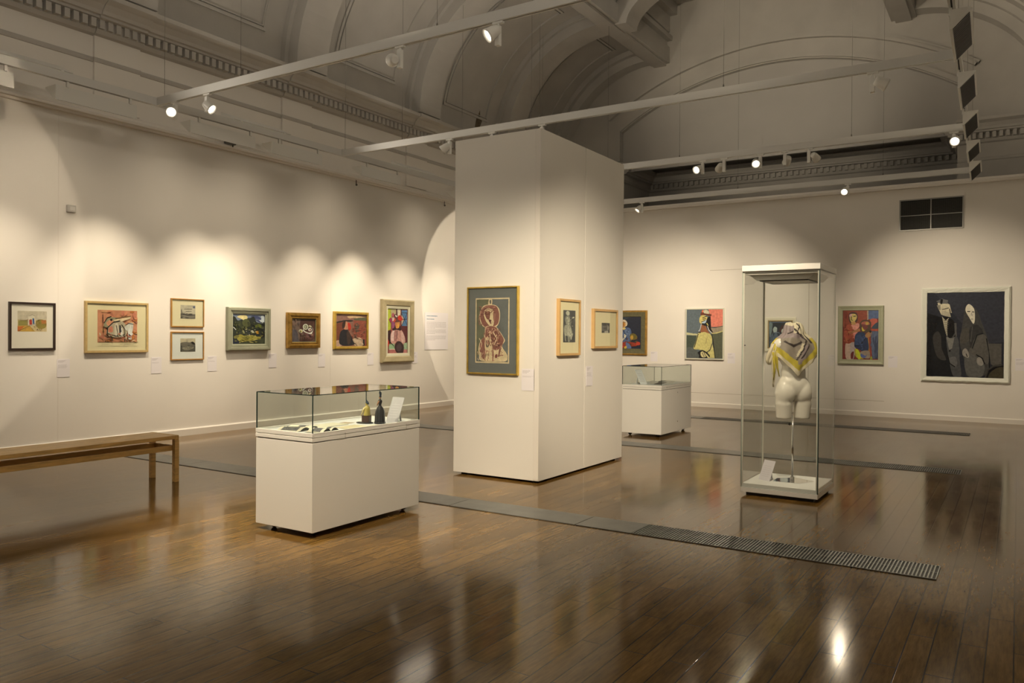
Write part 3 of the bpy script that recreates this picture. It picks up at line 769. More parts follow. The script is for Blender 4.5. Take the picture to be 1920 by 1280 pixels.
def sheet(label, loc, rot, w, d, col, lines=0, cat='paper', th=0.0015, grp='loose sheets in the near display case', nm='paper_sheet'):
    t = thing(nm, label, cat, loc, rot, grp)
    sh_ = MB().box(-w/2, w/2, -d/2, d/2, 0, th).build('sheet', mat('sheet_%d_%d_%d' % tuple(int(c*100) for c in col), col, 0.6), t)
    if lines:
        m = MB(); rnd = random.Random(int(w*1000)+lines)
        for i in range(lines):
            yy = d/2-d*(i+1)/(lines+1); m.box(-w*0.4, w*(0.1+0.3*rnd.random()), yy-0.001, yy+0.001, th, th+0.0003)
        m.build('printed_text', M_INK, sh_)
    return t
sheet('white sheet flat on the deck behind the open books', (-4.50, 4.24, ZD), R(4), 0.14, 0.20, (0.80, 0.79, 0.74), 7)
sheet('cream booklet lying in the middle of the near case', (-4.38, 4.32, ZD), R(3), 0.16, 0.23, (0.76, 0.74, 0.60), 0, 'booklet', 0.006, nm='booklet')
sheet('pale yellow booklet in front of the cream booklet', (-4.16, 4.33, ZD), R(2), 0.15, 0.21, (0.72, 0.66, 0.44), 0, 'booklet', 0.005, nm='booklet')
sheet('tan card flat on the deck left of the seated figurine', (-4.40, 4.52, ZD), R(12), 0.09, 0.07, (0.45, 0.36, 0.24), 0, 'card')
sheet('narrow yellowish card in front of the figurines', (-4.12, 4.52, ZD), R(86), 0.11, 0.028, (0.62, 0.55, 0.32), 0, 'card')
sheet('white caption sheet at the right end of the near case', (-4.17, 4.83, ZD), R(2), 0.16, 0.09, (0.82, 0.82, 0.80), 3)
def stand_card(label, loc, rz, w, h, tilt, grp, mt):
    t = thing('caption_card', label, 'card', loc, rz, grp)
    m = MB(); dy = h*math.sin(R(tilt)); dz = h*math.cos(R(tilt))
    m.prism([(0, 0), (0.003, 0), (dy+0.003, dz), (dy, dz)], 'x', -w/2, w/2); so = m.build('sheet', mt, t)
    m = MB().prism([(dy*0.8+0.003, dz*0.8), (dy*0.8+0.006, dz*0.8), (dy+0.03, 0), (dy+0.027, 0)], 'x', -0.008, 0.008); m.build('strut', mt, t)
    m = MB()
    for i in range(6):
        k = 0.2+0.1*i; m.prism([(dy*k-0.0006, dz*k), (dy*k+0.0004, dz*k), (dy*(k+0.02)+0.0004, dz*(k+0.02)), (dy*(k+0.02)-0.0006, dz*(k+0.02))], 'x', -w*0.36, w*0.3)
    m.build('printed_text', mat('faint_print', (0.55, 0.54, 0.58), 0.7), so)
M_CARD = mat('standing_card', (0.44, 0.43, 0.47), 0.6)
stand_card('grey-white caption card leaning beside the standing figurine', (-4.135, 4.735, ZD), R(4), 0.115, 0.215, 26, 'leaning caption cards', M_CARD)

# far case contents
t_ = 0.711
stand_card('narrow white card leaning inside the far display case', (-4.56, 10.72, t_), R(70), 0.14, 0.24, 30, 'leaning caption cards', mat('bright_card', (0.85, 0.87, 0.92), 0.5))
for i, (x, y, rz, w, d, c, lb) in enumerate([(-4.50, 10.95, 20, .12, .16, (0.75, 0.72, 0.66), 'small white print flat in the far case, next to the leaning card'), (-4.36, 10.85, -15, .12, .15, (0.16, 0.15, 0.15), 'dark photograph flat in the far case'),
        (-4.33, 11.15, 8, .12, .14, (0.78, 0.76, 0.7), 'white leaflet near the front glass of the far case'), (-4.52, 11.25, -30, .11, .14, (0.30, 0.29, 0.28), 'grey photograph at the back of the far case')]):
    q_ = sheet(lb, (x, y, t_+0.0150), R(rz), w, d, c, 0, 'print', 0.004, 'flat prints in the far display case', 'small_print')
    q_.rotation_euler.x = R(10)

# ------------------------------------------------------------------ tall glass case
def tall_case():
    x0, x1, y0, y1 = -2.07, -1.415, 7.05, 7.75
    t = thing('tall_display_case', 'tall glass display case on a white plinth, holding a scarf on a torso', 'display case', ((x0+x1)/2, (y0+y1)/2, 0))
    a, b = -(x1-x0)/2, (x1-x0)/2; c, d = -(y1-y0)/2, (y1-y0)/2
    MB().box(a+0.04, b-0.04, c+0.04, d-0.04, 0.0, 0.03).build('recessed_foot', M_RUBBER, t)
    MB().box(a, b, c, d, 0.03, 0.072).build('plinth', M_WHITE, t, bevel=0.002)
    MB().box(a+0.012, b-0.012, c+0.012, d-0.012, 0.072, 0.105).build('inner_deck', mat('deck_white', (0.74, 0.75, 0.73), 0.6), t)
    g = 0.009; z0, z1 = 0.073, 1.985
    PE = mat('polished_pale_edge', (0.42, 0.46, 0.42), 0.2)
    MB().box(a, b, c, c+g, z0, z1, 0, 1, 'y').build('glass_pane', [M_GLASS, PE], t)
    MB().box(a, b, d-g, d, z0, z1, 0, 1, 'y').build('glass_pane', [M_GLASS, PE], t)
    MB().box(a, a+g, c+g, d-g, z0, z1, 0, 1, 'x').build('glass_pane', [M_GLASS, PE], t)
    MB().box(b-g, b, c+g, d-g, z0, z1, 0, 1, 'x').build('glass_pane', [M_GLASS, PE], t)
    al = mat('edge_profile', (0.62, 0.60, 0.54), 0.35)
    MB().box(a+g, a+g+0.008, c+g, c+g+0.008, z0+.032, z1).build('corner_seal', al, t)
    MB().box(a+g, a+g+0.008, d-g-0.008, d-g, z0+.032, z1).build('corner_seal', al, t)
    MB().box(b-g-0.008, b-g, c+g, c+g+0.008, z0+.032, z1).build('corner_seal', al, t)
    MB().box(b-0.004, b+0.002, c-0.002, c+0.017, z0, z1).build('glass_joint', M_GEDGE, t)
    MB().box(a-0.004, b+0.004, c-0.004, d+0.004, 1.985, 2.035).build('lid', M_WHITE, t, bevel=0.002)
    h = MB().box(a+0.02, b-0.02, c+0.02, d-0.02, 1.955, 1.985)
    h.prism([(a+0.05, 1.955), (b-0.05, 1.955), (b-0.10, 1.91), (a+0.10, 1.91)], 'y', c+0.06, d-0.06)
    h.build('light_box', mat('light_box_grey', (0.74, 0.73, 0.69), 0.5), t)
    MB().box(a+0.14, b-0.14, c+0.14, d-0.14, 1.902, 1.91).build('light_panel', mat('light_panel_off', (0.55, 0.52, 0.48), 0.25), t)
    MB().box(a+0.12, b-0.12, c+0.12, c+0.14, 1.900, 1.912).box(a+0.12, b-0.12, d-0.14, d-0.12, 1.900, 1.912).box(a+0.12, a+0.14, c+0.14, d-0.14, 1.900, 1.912).box(b-0.14, b-0.12, c+0.14, d-0.14, 1.900, 1.912).build('panel_frame', mat('panel_frame_dark', (0.08, 0.08, 0.08), 0.3, metal=0.5), t)
    MB().lathe([(0.006, 0), (0.006, 0.01), (0.003, 0.012)], (a+0.03, c-0.001, 1.33), 10, M=Matrix.Rotation(R(90), 4, 'X')).build('lock', mat('lock_dark', (0.1, 0.1, 0.1), 0.3, metal=0.6), t)
tall_case()

# torso on its stand
MX, MY, MR = -1.705, 7.42, R(40)
t = thing('torso_form', 'glossy white female torso form on a chrome stand, seen from behind, inside the tall case', 'mannequin', (MX, MY, 0.105), MR)
OZ = -0.105
bd = MB()
def el(c, r, rx=0, ry=0, rz=0):
    M_ = (Matrix.Rotation(R(rz), 4, 'Z') @ Matrix.Rotation(R(ry), 4, 'Y') @ Matrix.Rotation(R(rx), 4, 'X'))
    bd.ellip((c[0], c[1], c[2]+OZ), r, M_, 24, 16)
# back of the figure faces local -y
el((0, 0.005, 0.96), (0.150, 0.094, 0.13))                    # pelvis
for s in (-1, 1):
    el((s*0.072, -0.033, 0.905), (0.078, 0.062, 0.095))       # buttocks
    el((s*0.100, 0.0, 0.90), (0.066, 0.084, 0.13))            # hips
    bd.tube([(s*0.086, 0.004, 0.90+OZ), (s*0.088, 0.006, 0.80+OZ), (s*0.087, 0.010, 0.672+OZ)], [0.084, 0.079, 0.068], 28)
    el((s*0.075, 0.02, 1.30), (0.085, 0.075, 0.10))           # shoulder blades and chest
    el((s*0.125, 0.01, 1.335), (0.062, 0.060, 0.062))         # shoulder caps
    el((s*0.065, 0.085, 1.235), (0.055, 0.05, 0.055))         # bust
el((0, 0.008, 1.08), (0.112, 0.082, 0.15))                    # waist
el((0, 0.012, 1.24), (0.128, 0.088, 0.15))                    # rib cage
el((0, 0.010, 1.37), (0.105, 0.060, 0.06))
bd.tube([(0, 0.012, 1.36+OZ), (0, 0.014, 1.44+OZ), (0, 0.016, 1.50+OZ)], [0.064, 0.052, 0.048], 24)
o = bd.build('body', mat('mannequin_gloss', (0.80, 0.77, 0.70), 0.22, coat=0.4), t, fixn=False)
rm = o.modifiers.new('remesh', 'REMESH'); rm.mode = 'VOXEL'; rm.voxel_size = 0.0075; rm.use_smooth_shade = True
smm = o.modifiers.new('smooth', 'SMOOTH'); smm.factor = 0.5; smm.iterations = 7
MB().lathe([(0.009, 0.02), (0.009, 0.60)], (0, 0.01, 0), 14).build('pole', M_CHROME, t)
MB().tube([(-0.012, 0.005, 0.515), (-0.034, -0.002, 0.515)], [0.005, 0.005], 8).ellip((-0.036, -0.003, 0.515), (0.011, 0.012, 0.012)).build('knob', M_RUBBER, t)
MB().lathe([(0.02, 0.0), (0.02, 0.03), (0.011, 0.04)], (0, 0.01, 0), 14).build('socket', M_CHROME, t)
# polished base plate turned on the deck
m = MB(); bp_ = [(-0.20, -0.02), (-0.02, -0.16), (0.17, -0.07), (0.10, 0.13), (-0.09, 0.12)]
m.prism(bp_, 'z', 0.0005, 0.006); m.build('base_plate', mat('mirror_steel', (0.85, 0.85, 0.85), 0.04, metal=1), t)

# scarf draped over neck and shoulders, point hanging down the back
M_SC = [mat('scarf_taupe', (0.270, 0.235, 0.200), 0.6, noise=0.08, nscale=30), mat('scarf_yellow', (0.52, 0.43, 0.05), 0.6, noise=0.08, nscale=30), mat('scarf_cream', (0.66, 0.60, 0.45), 0.6, noise=0.06, nscale=30),
        mat('scarf_black', (0.035, 0.025, 0.025), 0.6), mat('scarf_mauve', (0.30, 0.245, 0.255), 0.6, noise=0.08, nscale=30)]
t = thing('silk_scarf', 'silk scarf in taupe, yellow and cream draped over the torso, point down the back', 'scarf', (MX, MY, 0.105), R(29))
m = MB(); NU, NV = 120, 70
def scarf_prof(v):     # v 0 neck top .. 1 hem: (radius x, radius y, z-weight)
    K = [(0.0, 0.030, 0.030, 1.535), (0.06, 0.062, 0.055, 1.528), (0.16, 0.083, 0.075, 1.485), (0.26, 0.098, 0.085, 1.435), (0.36, 0.150, 0.092, 1.395), (0.46, 0.192, 0.100, 1.345), (0.56, 0.205, 0.106, 1.29), (0.70, 0.200, 0.112, 1.22), (0.85, 0.170, 0.112, 1.14), (1.0, 0.135, 0.105, 1.05)]
    for i in range(len(K)-1):
        if v <= K[i+1][0]:
            f = (v-K[i][0])/(K[i+1][0]-K[i][0]); f = f*f*(3-2*f)*0.4+f*0.6
            return [K[i][j]+(K[i+1][j]-K[i][j])*f for j in (1, 2, 3)]
    return list(K[-1][1:])
V = []
for i in range(NU+1):
    u = -1+2*i/NU                    # -1..1 around the back, 0 = point of the back
    ang = -math.pi/2 + u*math.pi*0.80
    # how far down the hem reaches here (straight edge of the triangle)
    hem = 1.0-0.46*min(1, abs(u-0.04)/0.62)
    hem = max(hem, 0.40)
    for j in range(NV+1):
        w = j/NV; v = w*hem
        rx, ry, z = scarf_prof(v)
        fold = 0.005*math.sin(u*22+v*9)*min(1, v*2)+0.004*math.sin(u*37-v*14)
        fold += 0.008*math.exp(-((v-0.27)/0.07)**2)*math.sin(u*13+1.2)
        sx = 0.010*math.sin(v*11+u*3)
        V.append(((rx+fold)*math.cos(ang)+sx*0.5, (ry+fold+0.008)*math.sin(ang)+0.012, z+OZ+0.006*math.sin(u*9+v*7)))
F = []; MI = []
for i in range(NU):
    for j in range(NV):
        u = -1+2*(i+.5)/NU; w = (j+.5)/NV
        hem = max(1.0-0.46*min(1, abs(u-0.04)/0.62), 0.40); v = w*hem
        dist = hem-v
        if dist < 0.085: mi = 2
        elif dist < 0.215 and v > 0.36: mi = 1
        elif v > 0.36: mi = 0
        elif v > 0.26: mi = 4 if u < 0.25 else 2
        elif v > 0.10: mi = 4 if u < -0.12 else 2
        else: mi = 2
        if v > 0.36 and u > 0.36 and mi == 0: mi = 1
        # black drawing lines
        def ln(u0, v0, u1, v1, th):
            dx, dy = (u1-u0), (v1-v0); tt = max(0, min(1, ((u-u0)*dx+(v-v0)*dy)/(dx*dx+dy*dy)))
            return math.hypot(u-u0-dx*tt, (v-v0-dy*tt)) < th*1.45
        if ln(-0.25, 0.42, -0.05, 0.50, .011) or ln(-0.05, 0.50, 0.10, 0.42, .012) or ln(0.20, 0.40, -0.02, 0.72, .009) or ln(0.24, 0.46, 0.06, 0.70, .008) or ln(-0.10, 0.18, 0.08, 0.27, .012) \
           or ln(0.02, 0.08, 0.18, 0.20, .012) or ln(0.16, 0.08, 0.04, 0.20, .012) or ln(-0.02, 0.26, 0.25, 0.30, .010) or ln(0.30, 0.14, 0.34, 0.42, .016) or ln(-0.34, 0.24, -0.16, 0.22, .008) or ln(-0.40, 0.44, -0.36, 0.50, .010) or ln(0.12, 0.30, 0.24, 0.40, .012): mi = 3
        elif 0.03 < u-(-0.45*(v-0.72)) < 0.11 and 0.46 < v < 0.80: mi = 4
        elif -0.03 < u-(-0.62*(v-0.66)) < 0.03 and 0.44 < v < 0.66: mi = 2
        a = i*(NV+1)+j
        F.append((a, a+NV+1, a+NV+2, a+1)); MI.append(mi)
n0 = len(m.v); m.v += V
for f_, mi in zip(F, MI): m.f.append([k+n0 for k in f_]); m.mi.append(mi); m.sm.append(True)
o = m.build('cloth', M_SC, t, fixn=False); o.modifiers.new('thickness', 'SOLIDIFY').thickness = 0.003
# hanging corner at the left, knotted loosely
m = MB()
def tail(path, wid, mi, ph):
    V = []; n = len(path)
    for i, (x, y, z) in enumerate(path):
        for k in range(7):
            q = (k/6-0.5)*wid[i]; V.append((x+q*0.8, y+0.012*math.sin(k*1.7+i*0.8+ph)-abs(q)*0.3, z+OZ))
    F = [(i*7+k, i*7+k+1, (i+1)*7+k+1, (i+1)*7+k) for i in range(n-1) for k in range(6)]
    m.add(V, F, mi, True)
tail([(-0.188, -0.035, 1.345), (-0.205, -0.04, 1.29), (-0.222, -0.03, 1.235), (-0.232, -0.02, 1.19), (-0.222, -0.02, 1.155)], [0.05, 0.075, 0.085, 0.06, 0.03], 2, 0)
tail([(-0.190, -0.03, 1.30), (-0.185, -0.03, 1.22), (-0.184, -0.03, 1.14), (-0.186, -0.03, 1.06), (-0.190, -0.028, 0.99), (-0.188, -0.028, 0.955)], [0.05, 0.055, 0.05, 0.036, 0.03, 0.022], 2, 1)
tail([(-0.172, -0.05, 1.28), (-0.166, -0.048, 1.20), (-0.160, -0.045, 1.13), (-0.140, -0.04, 1.05)], [0.02, 0.026, 0.02, 0.01], 1, 2)
tail([(-0.196, -0.045, 1.27), (-0.188, -0.045, 1.18), (-0.186, -0.045, 1.10), (-0.190, -0.042, 1.02)], [0.016, 0.022, 0.018, 0.012], 1, 2)
o = m.build('hanging_corner', M_SC, t, fixn=False); o.modifiers.new('thickness', 'SOLIDIFY').thickness = 0.003
for (lb, loc, rz, w, d) in (('white paper sheet under the stand in the tall case', (-1.60, 7.33, 0.1052), R(10), 0.28, 0.24),):
    pass
stand_card('lilac-white caption card leaning on the deck of the tall case', (-1.93, 7.30, 0.1055), R(-28), 0.13, 0.19, 24, 'leaning caption cards', mat('lilac_card', (0.66, 0.64, 0.70), 0.6))

# ------------------------------------------------------------------ bench
def bench():
    x0, x1, y0, y1, H = -7.07, -6.66, 2.30, 4.62, 0.44
    t = thing('bench', 'long low oak bench with square legs standing by the left wall', 'bench', ((x0+x1)/2, (y0+y1)/2, 0))
    a, b = -(x1-x0)/2, (x1-x0)/2; c, d = -(y1-y0)/2, (y1-y0)/2; lg = 0.045
    n = 4; w = (b-a-0.004)/n
    m = MB()
    for i in range(n): m.box(a+0.002+i*w+0.001, a+0.002+(i+1)*w-0.001, c+lg*0.6, d-lg*0.6, H-0.036, H-0.002)
    m.build('seat', M_OAK, t, bevel=0.003)
    for yy in (c, d-lg):
        MB().box(a, b, yy, yy+lg, H-0.045, H).build('end_rail', M_OAK, t, bevel=0.008)
        for xx in (a, b-lg): MB().box(xx, xx+lg, yy, yy+lg, 0, H-0.045).build('leg', M_OAK, t, bevel=0.003)
        MB().box(a+lg, b-lg, yy+0.01, yy+lg-0.01, H-0.145, H-0.098).build('stretcher', M_OAK, t, bevel=0.003)
    for xx in (a+0.05, b-lg-0.025): MB().box(xx, xx+0.022, c+lg*0.5, d-lg*0.5, H-0.148, H-0.098).build('under_rail', M_OAK, t, bevel=0.003)
bench()

# ------------------------------------------------------------------ small wall fittings
t = thing('alarm_sensor', 'small grey square alarm box high on the left wall', 'sensor', (XL, 5.17, 2.835), R(90))
MB().box(-0.05, 0.05, -0.045, 0, 0, 0.085).build('case', mat('sensor_grey', (0.50, 0.49, 0.46), 0.5), t, bevel=0.006)
MB().box(-0.025, 0.035, -0.047, -0.045, 0.02, 0.065).build('cover', mat('sensor_pale', (0.62, 0.61, 0.58), 0.4), t)
t = thing('junction_box', 'small dark grey junction box on the rail of the left wall', 'junction box', (XL+0.056, 7.39, 4.10), R(90))
MB().box(-0.085, 0.085, -0.05, 0, 0, 0.085).build('case', mat('box_grey', (0.16, 0.16, 0.155), 0.5), t, bevel=0.004)
MB().lathe([(0.008, -0.03), (0.008, 0.0)], (0.05, -0.02, 0), 8).build('cable_gland', M_RUBBER, t)
for yy, lb in ((9.98, 'small bracket hanging from the left wall rail'), (12.45, 'small hook hanging from the left wall rail beside the display column')):
    t = thing('rail_hook', lb, 'hook', (XL+0.05, yy, 3.93), R(90), 'rail hooks')
    MB().box(-0.01, 0.01, -0.006, 0.0, 0.03, 0.10).build('strap', M_WIRE, t)
    MB().ellip((0, -0.01, 0.02), (0.018, 0.018, 0.018)).build('cap', M_WIRE, t)
# ventilation grille in the end wall
t = thing('ventilation_grille', 'dark ventilation grille with a metal frame high in the end wall', 'vent', (-1.29, YB, 3.29))
w, h = 0.495, 0.55
M_AL = mat('vent_frame', (0.36, 0.36, 0.34), 0.4, metal=0.4)
MB().box(-w, w, -0.002, 0.0, 0, h).build('dark_opening', mat('vent_dark', (0.03, 0.03, 0.028), 0.7), t)
MB().box(-w, w, -0.02, 0, 0, 0.02).box(-w, w, -0.02, 0, h-0.02, h).box(-w, -w+0.02, -0.02, 0, 0.02, h-0.02).box(w-0.02, w, -0.02, 0, 0.02, h-0.02).build('frame', M_AL, t)
MB().box(-0.008, 0.008, -0.018, 0, 0.02, h-0.02).box(-w+0.02, w-0.02, -0.017, -0.002, h*0.48-0.006, h*0.48+0.006).build('crossbar', M_AL, t)
m = MB()
z = 0.03
while z < h-0.03: m.box(-w+0.02, w-0.02, -0.012, -0.003, z, z+0.004); z += 0.014
x = -w+0.035
while x < w-0.03: m.box(x, x+0.003, -0.010, -0.003, 0.02, h-0.02); x += 0.03
m.build('mesh', mat('vent_mesh', (0.07, 0.07, 0.062), 0.6), t)
# ------------------------------------------------------------------ pictures
def pc(r, g, b):
    ref = L(236, 220, 199)
    return tuple(min(0.9, lin(c)/q*k) for c, q, k in zip((r, g, b), ref, (0.80, 0.77, 0.71)))
_pm = {}
def paint(rgb, rough=0.45):
    k = (rgb, rough)
    if k not in _pm: _pm[k] = mat('paint_%d_%d_%d_%d' % (*rgb, int(rough*100)), pc(*rgb), rough, noise=0.16, nscale=26)
    return _pm[k]
def ring(mb, x0, x1, z0, z1, prof, mi=0, wob=0, seed=1):
    rnd = random.Random(seed); n = 1 if not wob else 26
    rows = []
    def corner_pts(ins):
        return [(x0+ins, z0+ins), (x1-ins, z0+ins), (x1-ins, z1-ins), (x0+ins, z1-ins)]
    J = [[(rnd.uniform(-wob, wob), rnd.uniform(-wob, wob)) for _ in range(4*n)] for _ in prof] if wob else None
    V = []
    for pi, (ins, y) in enumerate(prof):
        c = corner_pts(ins); k = 0
        for s in range(4):
            a, b = c[s], c[(s+1) % 4]
            for i in range(n):
                f = i/n; jx, jy = (J[pi][s*n+i] if wob else (0, 0))
                V.append((a[0]+(b[0]-a[0])*f+jx, y+jy, a[1]+(b[1]-a[1])*f+jy))
    q = 4*n; F = []
    for i in range(len(prof)-1):
        for k in range(q): F.append((i*q+k, i*q+(k+1) % q, (i+1)*q+(k+1) % q, (i+1)*q+k))
    mb.add(V, F, mi); return mb
def catmull(P, n=5):
    out = []; m = len(P)
    for i in range(m):
        p0, p1, p2, p3 = P[i-1], P[i], P[(i+1) % m], P[(i+2) % m]
        for k in range(n):
            t = k/n
            out.append(tuple(0.5*((2*p1[j])+(-p0[j]+p2[j])*t+(2*p0[j]-5*p1[j]+4*p2[j]-p3[j])*t*t+(-p0[j]+3*p1[j]-3*p2[j]+p3[j])*t**3) for j in (0, 1)))
    return out
def art_mesh(x0, x1, z0, z1, y, bg, shapes, rough=0.45):
    mats = []; idx = {}
    def mi(c):
        if c not in idx: idx[c] = len(mats); mats.append(paint(c, rough))
        return idx[c]
    W_, H_ = x1-x0, z1-z0
    m = MB()
    def put(pts, c, k):
        yy = y-0.00022*(k+1)
        V = [(x0+max(0, min(100, u))/100*W_, yy, z1-max(0, min(100, v))/100*H_) for u, v in pts]
        # drop repeated points
        Q = [V[0]]
        for p in V[1:]:
            if (Vector(p)-Vector(Q[-1])).length > 1e-5: Q.append(p)
        if len(Q) > 3 and (Vector(Q[0])-Vector(Q[-1])).length < 1e-5: Q.pop()
        if len(Q) >= 3: m.add(Q, [tuple(range(len(Q)))], mi(c))
    m.box(x0, x1, y, y+0.004, z0, z1, mi(bg))
    put([(0, 0), (100, 0), (100, 100), (0, 100)], bg, -0.5)
    asp = W_/H_
    for k, s in enumerate(shapes):
        t = s[0]
        if t == 'p': put(s[2], s[1], k)
        elif t == 'b': put(catmull(s[2]), s[1], k)
        elif t == 'e':
            _, c, cx, cy, rx, ry = s[:6]; a0 = math.radians(s[6]) if len(s) > 6 else 0
            put([(cx+rx*math.cos(a)*math.cos(a0)-ry*math.sin(a)*math.sin(a0)*1, cy+(rx*math.cos(a)*math.sin(a0)+ry*math.sin(a)*math.cos(a0))) for a in [2*math.pi*i/22 for i in range(22)]], c, k)
        elif t == 'l':
            _, c, wd, P = s
            for i in range(len(P)-1):
                (a, b), (d, e) = P[i], P[i+1]; dx, dy = (d-a)*asp, (e-b); ln = math.hypot(dx, dy) or 1
                nx, ny = -dy/ln*wd/2/asp, dx/ln*wd/2
                put([(a+nx, b+ny), (d+nx, e+ny), (d-nx, e-ny), (a-nx, b-ny)], c, k+i*0.01)
    return m, mats
def strokes(seed, n, cols, box, ln, wd, ang=(0, 180)):
    """loose brush marks"""
    r = random.Random(seed); out = []
    for _ in range(n):
        u, v = r.uniform(box[0], box[2]), r.uniform(box[1], box[3]); a = R(r.uniform(*ang)); l = r.uniform(*ln)
        du, dv = math.cos(a)*l/2, math.sin(a)*l/2; w = r.uniform(*wd)
        nx, ny = -math.sin(a)*w/2, math.cos(a)*w/2
        def cl(p): return (max(box[0], min(box[2], p[0])), max(box[1], min(box[3], p[1])))
        out.append(('p', r.choice(cols), [cl(p) for p in ((u-du, v-dv), (u-du*.3+nx, v-dv*.3+ny), (u+du*.4+nx*.8, v+dv*.4+ny*.8), (u+du, v+dv), (u+du*.3-nx, v+dv*.3-ny), (u-du*.5-nx, v-dv*.5-ny))]))
    return out
def place(name, label, cat, wall, c, z0, grp=None):
    """wall: 'left' (c is y), 'end' (c is x), 'colf' front of column, 'cols' side of column"""
    if wall == 'left': loc, rz = (XL, c, z0), R(90)
    elif wall == 'end': loc, rz = (c, YB, z0), 0
    elif wall == 'colf': loc, rz = (c, 6.455, z0), 0
    else: loc, rz = (-3.81, c, z0), R(90)
    return thing(name, label, cat, loc, rz, grp)
GP = 'framed pictures hung in the gallery'
def picture(label, wall, a, b, z0, z1, frame, fmat, shapes, bg, mount=None, win=None, cat='painting', name='framed_painting', glazed=False, liner=None, rough=0.4, wob=0, back=0.0):
    """a..b horizontal extent, z0..z1 vertical; frame = profile [(inset,y)..] from the wall outwards to the sight edge"""
    t = place(name, label, cat, wall, (a+b)/2, z0, GP)
    w = (b-a)/2; h = z1-z0
    fi, fy = frame[-1]
    m = ring(MB(), -w, w, 0, h, frame, 0, wob)
    m.box(-w+0.01, w-0.01, -0.004, 0.0, 0.01, h-0.01)
    m.build('frame', fmat, t)
    ins = fi
    if liner:
        lp, lm = liner; ring(MB(), -w, w, 0, h, [(ins+i, y) for i, y in lp]).build('liner', lm, t)
        ins += lp[-1][0]; fy = lp[-1][1]
    x0, x1, zz0, zz1 = -w+ins, w-ins, ins, h-ins
    if mount:
        mo = MB().box(x0, x1, fy+0.006, fy+0.009, zz0, zz1).build('mount', mount, t)
        l, r_, tp, bt = win
        W_, H_ = x1-x0, zz1-zz0
        ax0, ax1, az1, az0 = x0+W_*l, x0+W_*r_, zz1-H_*tp, zz1-H_*bt
        am, mats = art_mesh(ax0, ax1, az0, az1, fy+0.0055, bg, shapes, rough)
    else:
        am, mats = art_mesh(x0, x1, zz0, zz1, fy+0.006, bg, shapes, rough)
    am.build('picture' if mount else 'canvas', mats, mo if mount else t, fixn=False)
    if glazed: MB().box(x0, x1, fy-0.0025, fy-0.0015, zz0, zz1).build('glazing', M_GLAZE, t)
    return t
def flat_frame(w, d): return [(0, 0), (0, -d), (w, -d), (w, -d+0.008)]
M_FBLACK = mat('frame_black', (0.035, 0.022, 0.018), 0.35)
M_FOAK = mat('frame_pale_wood', pc(200, 165, 105), 0.45, noise=0.1, nscale=6, stretch=(4, 4, 4))
M_FOAK2 = mat('frame_golden_wood', pc(176, 122, 50), 0.4, noise=0.1, nscale=8)
M_FGREY = mat('frame_grey', pc(150, 145, 118), 0.5, noise=0.1, nscale=6)
M_FGILT = mat('frame_gilt', (0.42, 0.25, 0.06), 0.3, metal=0.55, noise=0.3, nscale=14)
M_FGOLD = mat('frame_bright_gold', (0.60, 0.42, 0.09), 0.28, metal=0.6, noise=0.15, nscale=14)
M_FDRIFT = mat('frame_driftwood', pc(178, 158, 118), 0.55, noise=0.12, nscale=7)
M_FPINE = mat('frame_pine', pc(205, 160, 100), 0.4, noise=0.1, nscale=8)
M_FWHITE = mat('frame_white_carved', pc(238, 229, 206), 0.6, bump=0.6, bscale=60)
M_MOUNTW = mat('mount_white', pc(236, 222, 198), 0.7)
M_MOUNTC = mat('mount_cream', pc(240, 222, 172), 0.7)
M_MOUNTB = mat('mount_blue_white', pc(232, 228, 212), 0.7)
M_MOUNTG = mat('mount_blue_grey', pc(106, 107, 100), 0.7, noise=0.06, nscale=30)
K = (32, 30, 30)

# --- left wall, from the camera end
sh = [('p', (205, 190, 160), [(0, 0), (100, 0), (100, 45), (0, 42)]), ('p', (150, 138, 70), [(2, 48), (32, 46), (33, 72), (2, 74)]), ('p', (205, 160, 70), [(0, 72), (40, 70), (60, 100), (0, 100)]), ('p', (200, 110, 50), [(0, 76), (22, 74), (8, 98), (0, 98)]),
      ('p', (225, 210, 180), [(35, 25), (58, 22), (62, 70), (36, 72)]), ('p', (190, 60, 45), [(39, 44), (48, 42), (49, 66), (40, 68)]), ('p', (70, 105, 150), [(50, 36), (56, 35), (57, 62), (51, 64)]), ('b', (150, 130, 60), [(62, 50), (80, 40), (97, 52), (95, 80), (70, 84)]), ('p', (190, 120, 60), [(80, 45), (97, 42), (98, 60), (82, 62)]),
      ('l', K, 1.4, [(0, 45), (33, 45), (34, 72)]), ('l', K, 1.2, [(2, 98), (40, 72), (62, 62)]), ('l', (90, 80, 60), 1.2, [(40, 25), (48, 16), (58, 24)])] + strokes(3, 26, [(120, 110, 60), (60, 50, 40), (210, 180, 130), (160, 90, 50)], (20, 40, 98, 96), (5, 14), (1, 2.4))
picture('framed watercolour of a village street with a blank lower mount, black frame', 'left', 4.48, 4.99, 1.19, 1.74, flat_frame(0.024, 0.03), M_FBLACK, sh, (215, 190, 140), M_MOUNTW, (0.15, 0.845, 0.15, 0.62), 'print', 'framed_print', True)
O1, O2, O3 = (214, 144, 104), (222, 162, 112), (200, 124, 94)
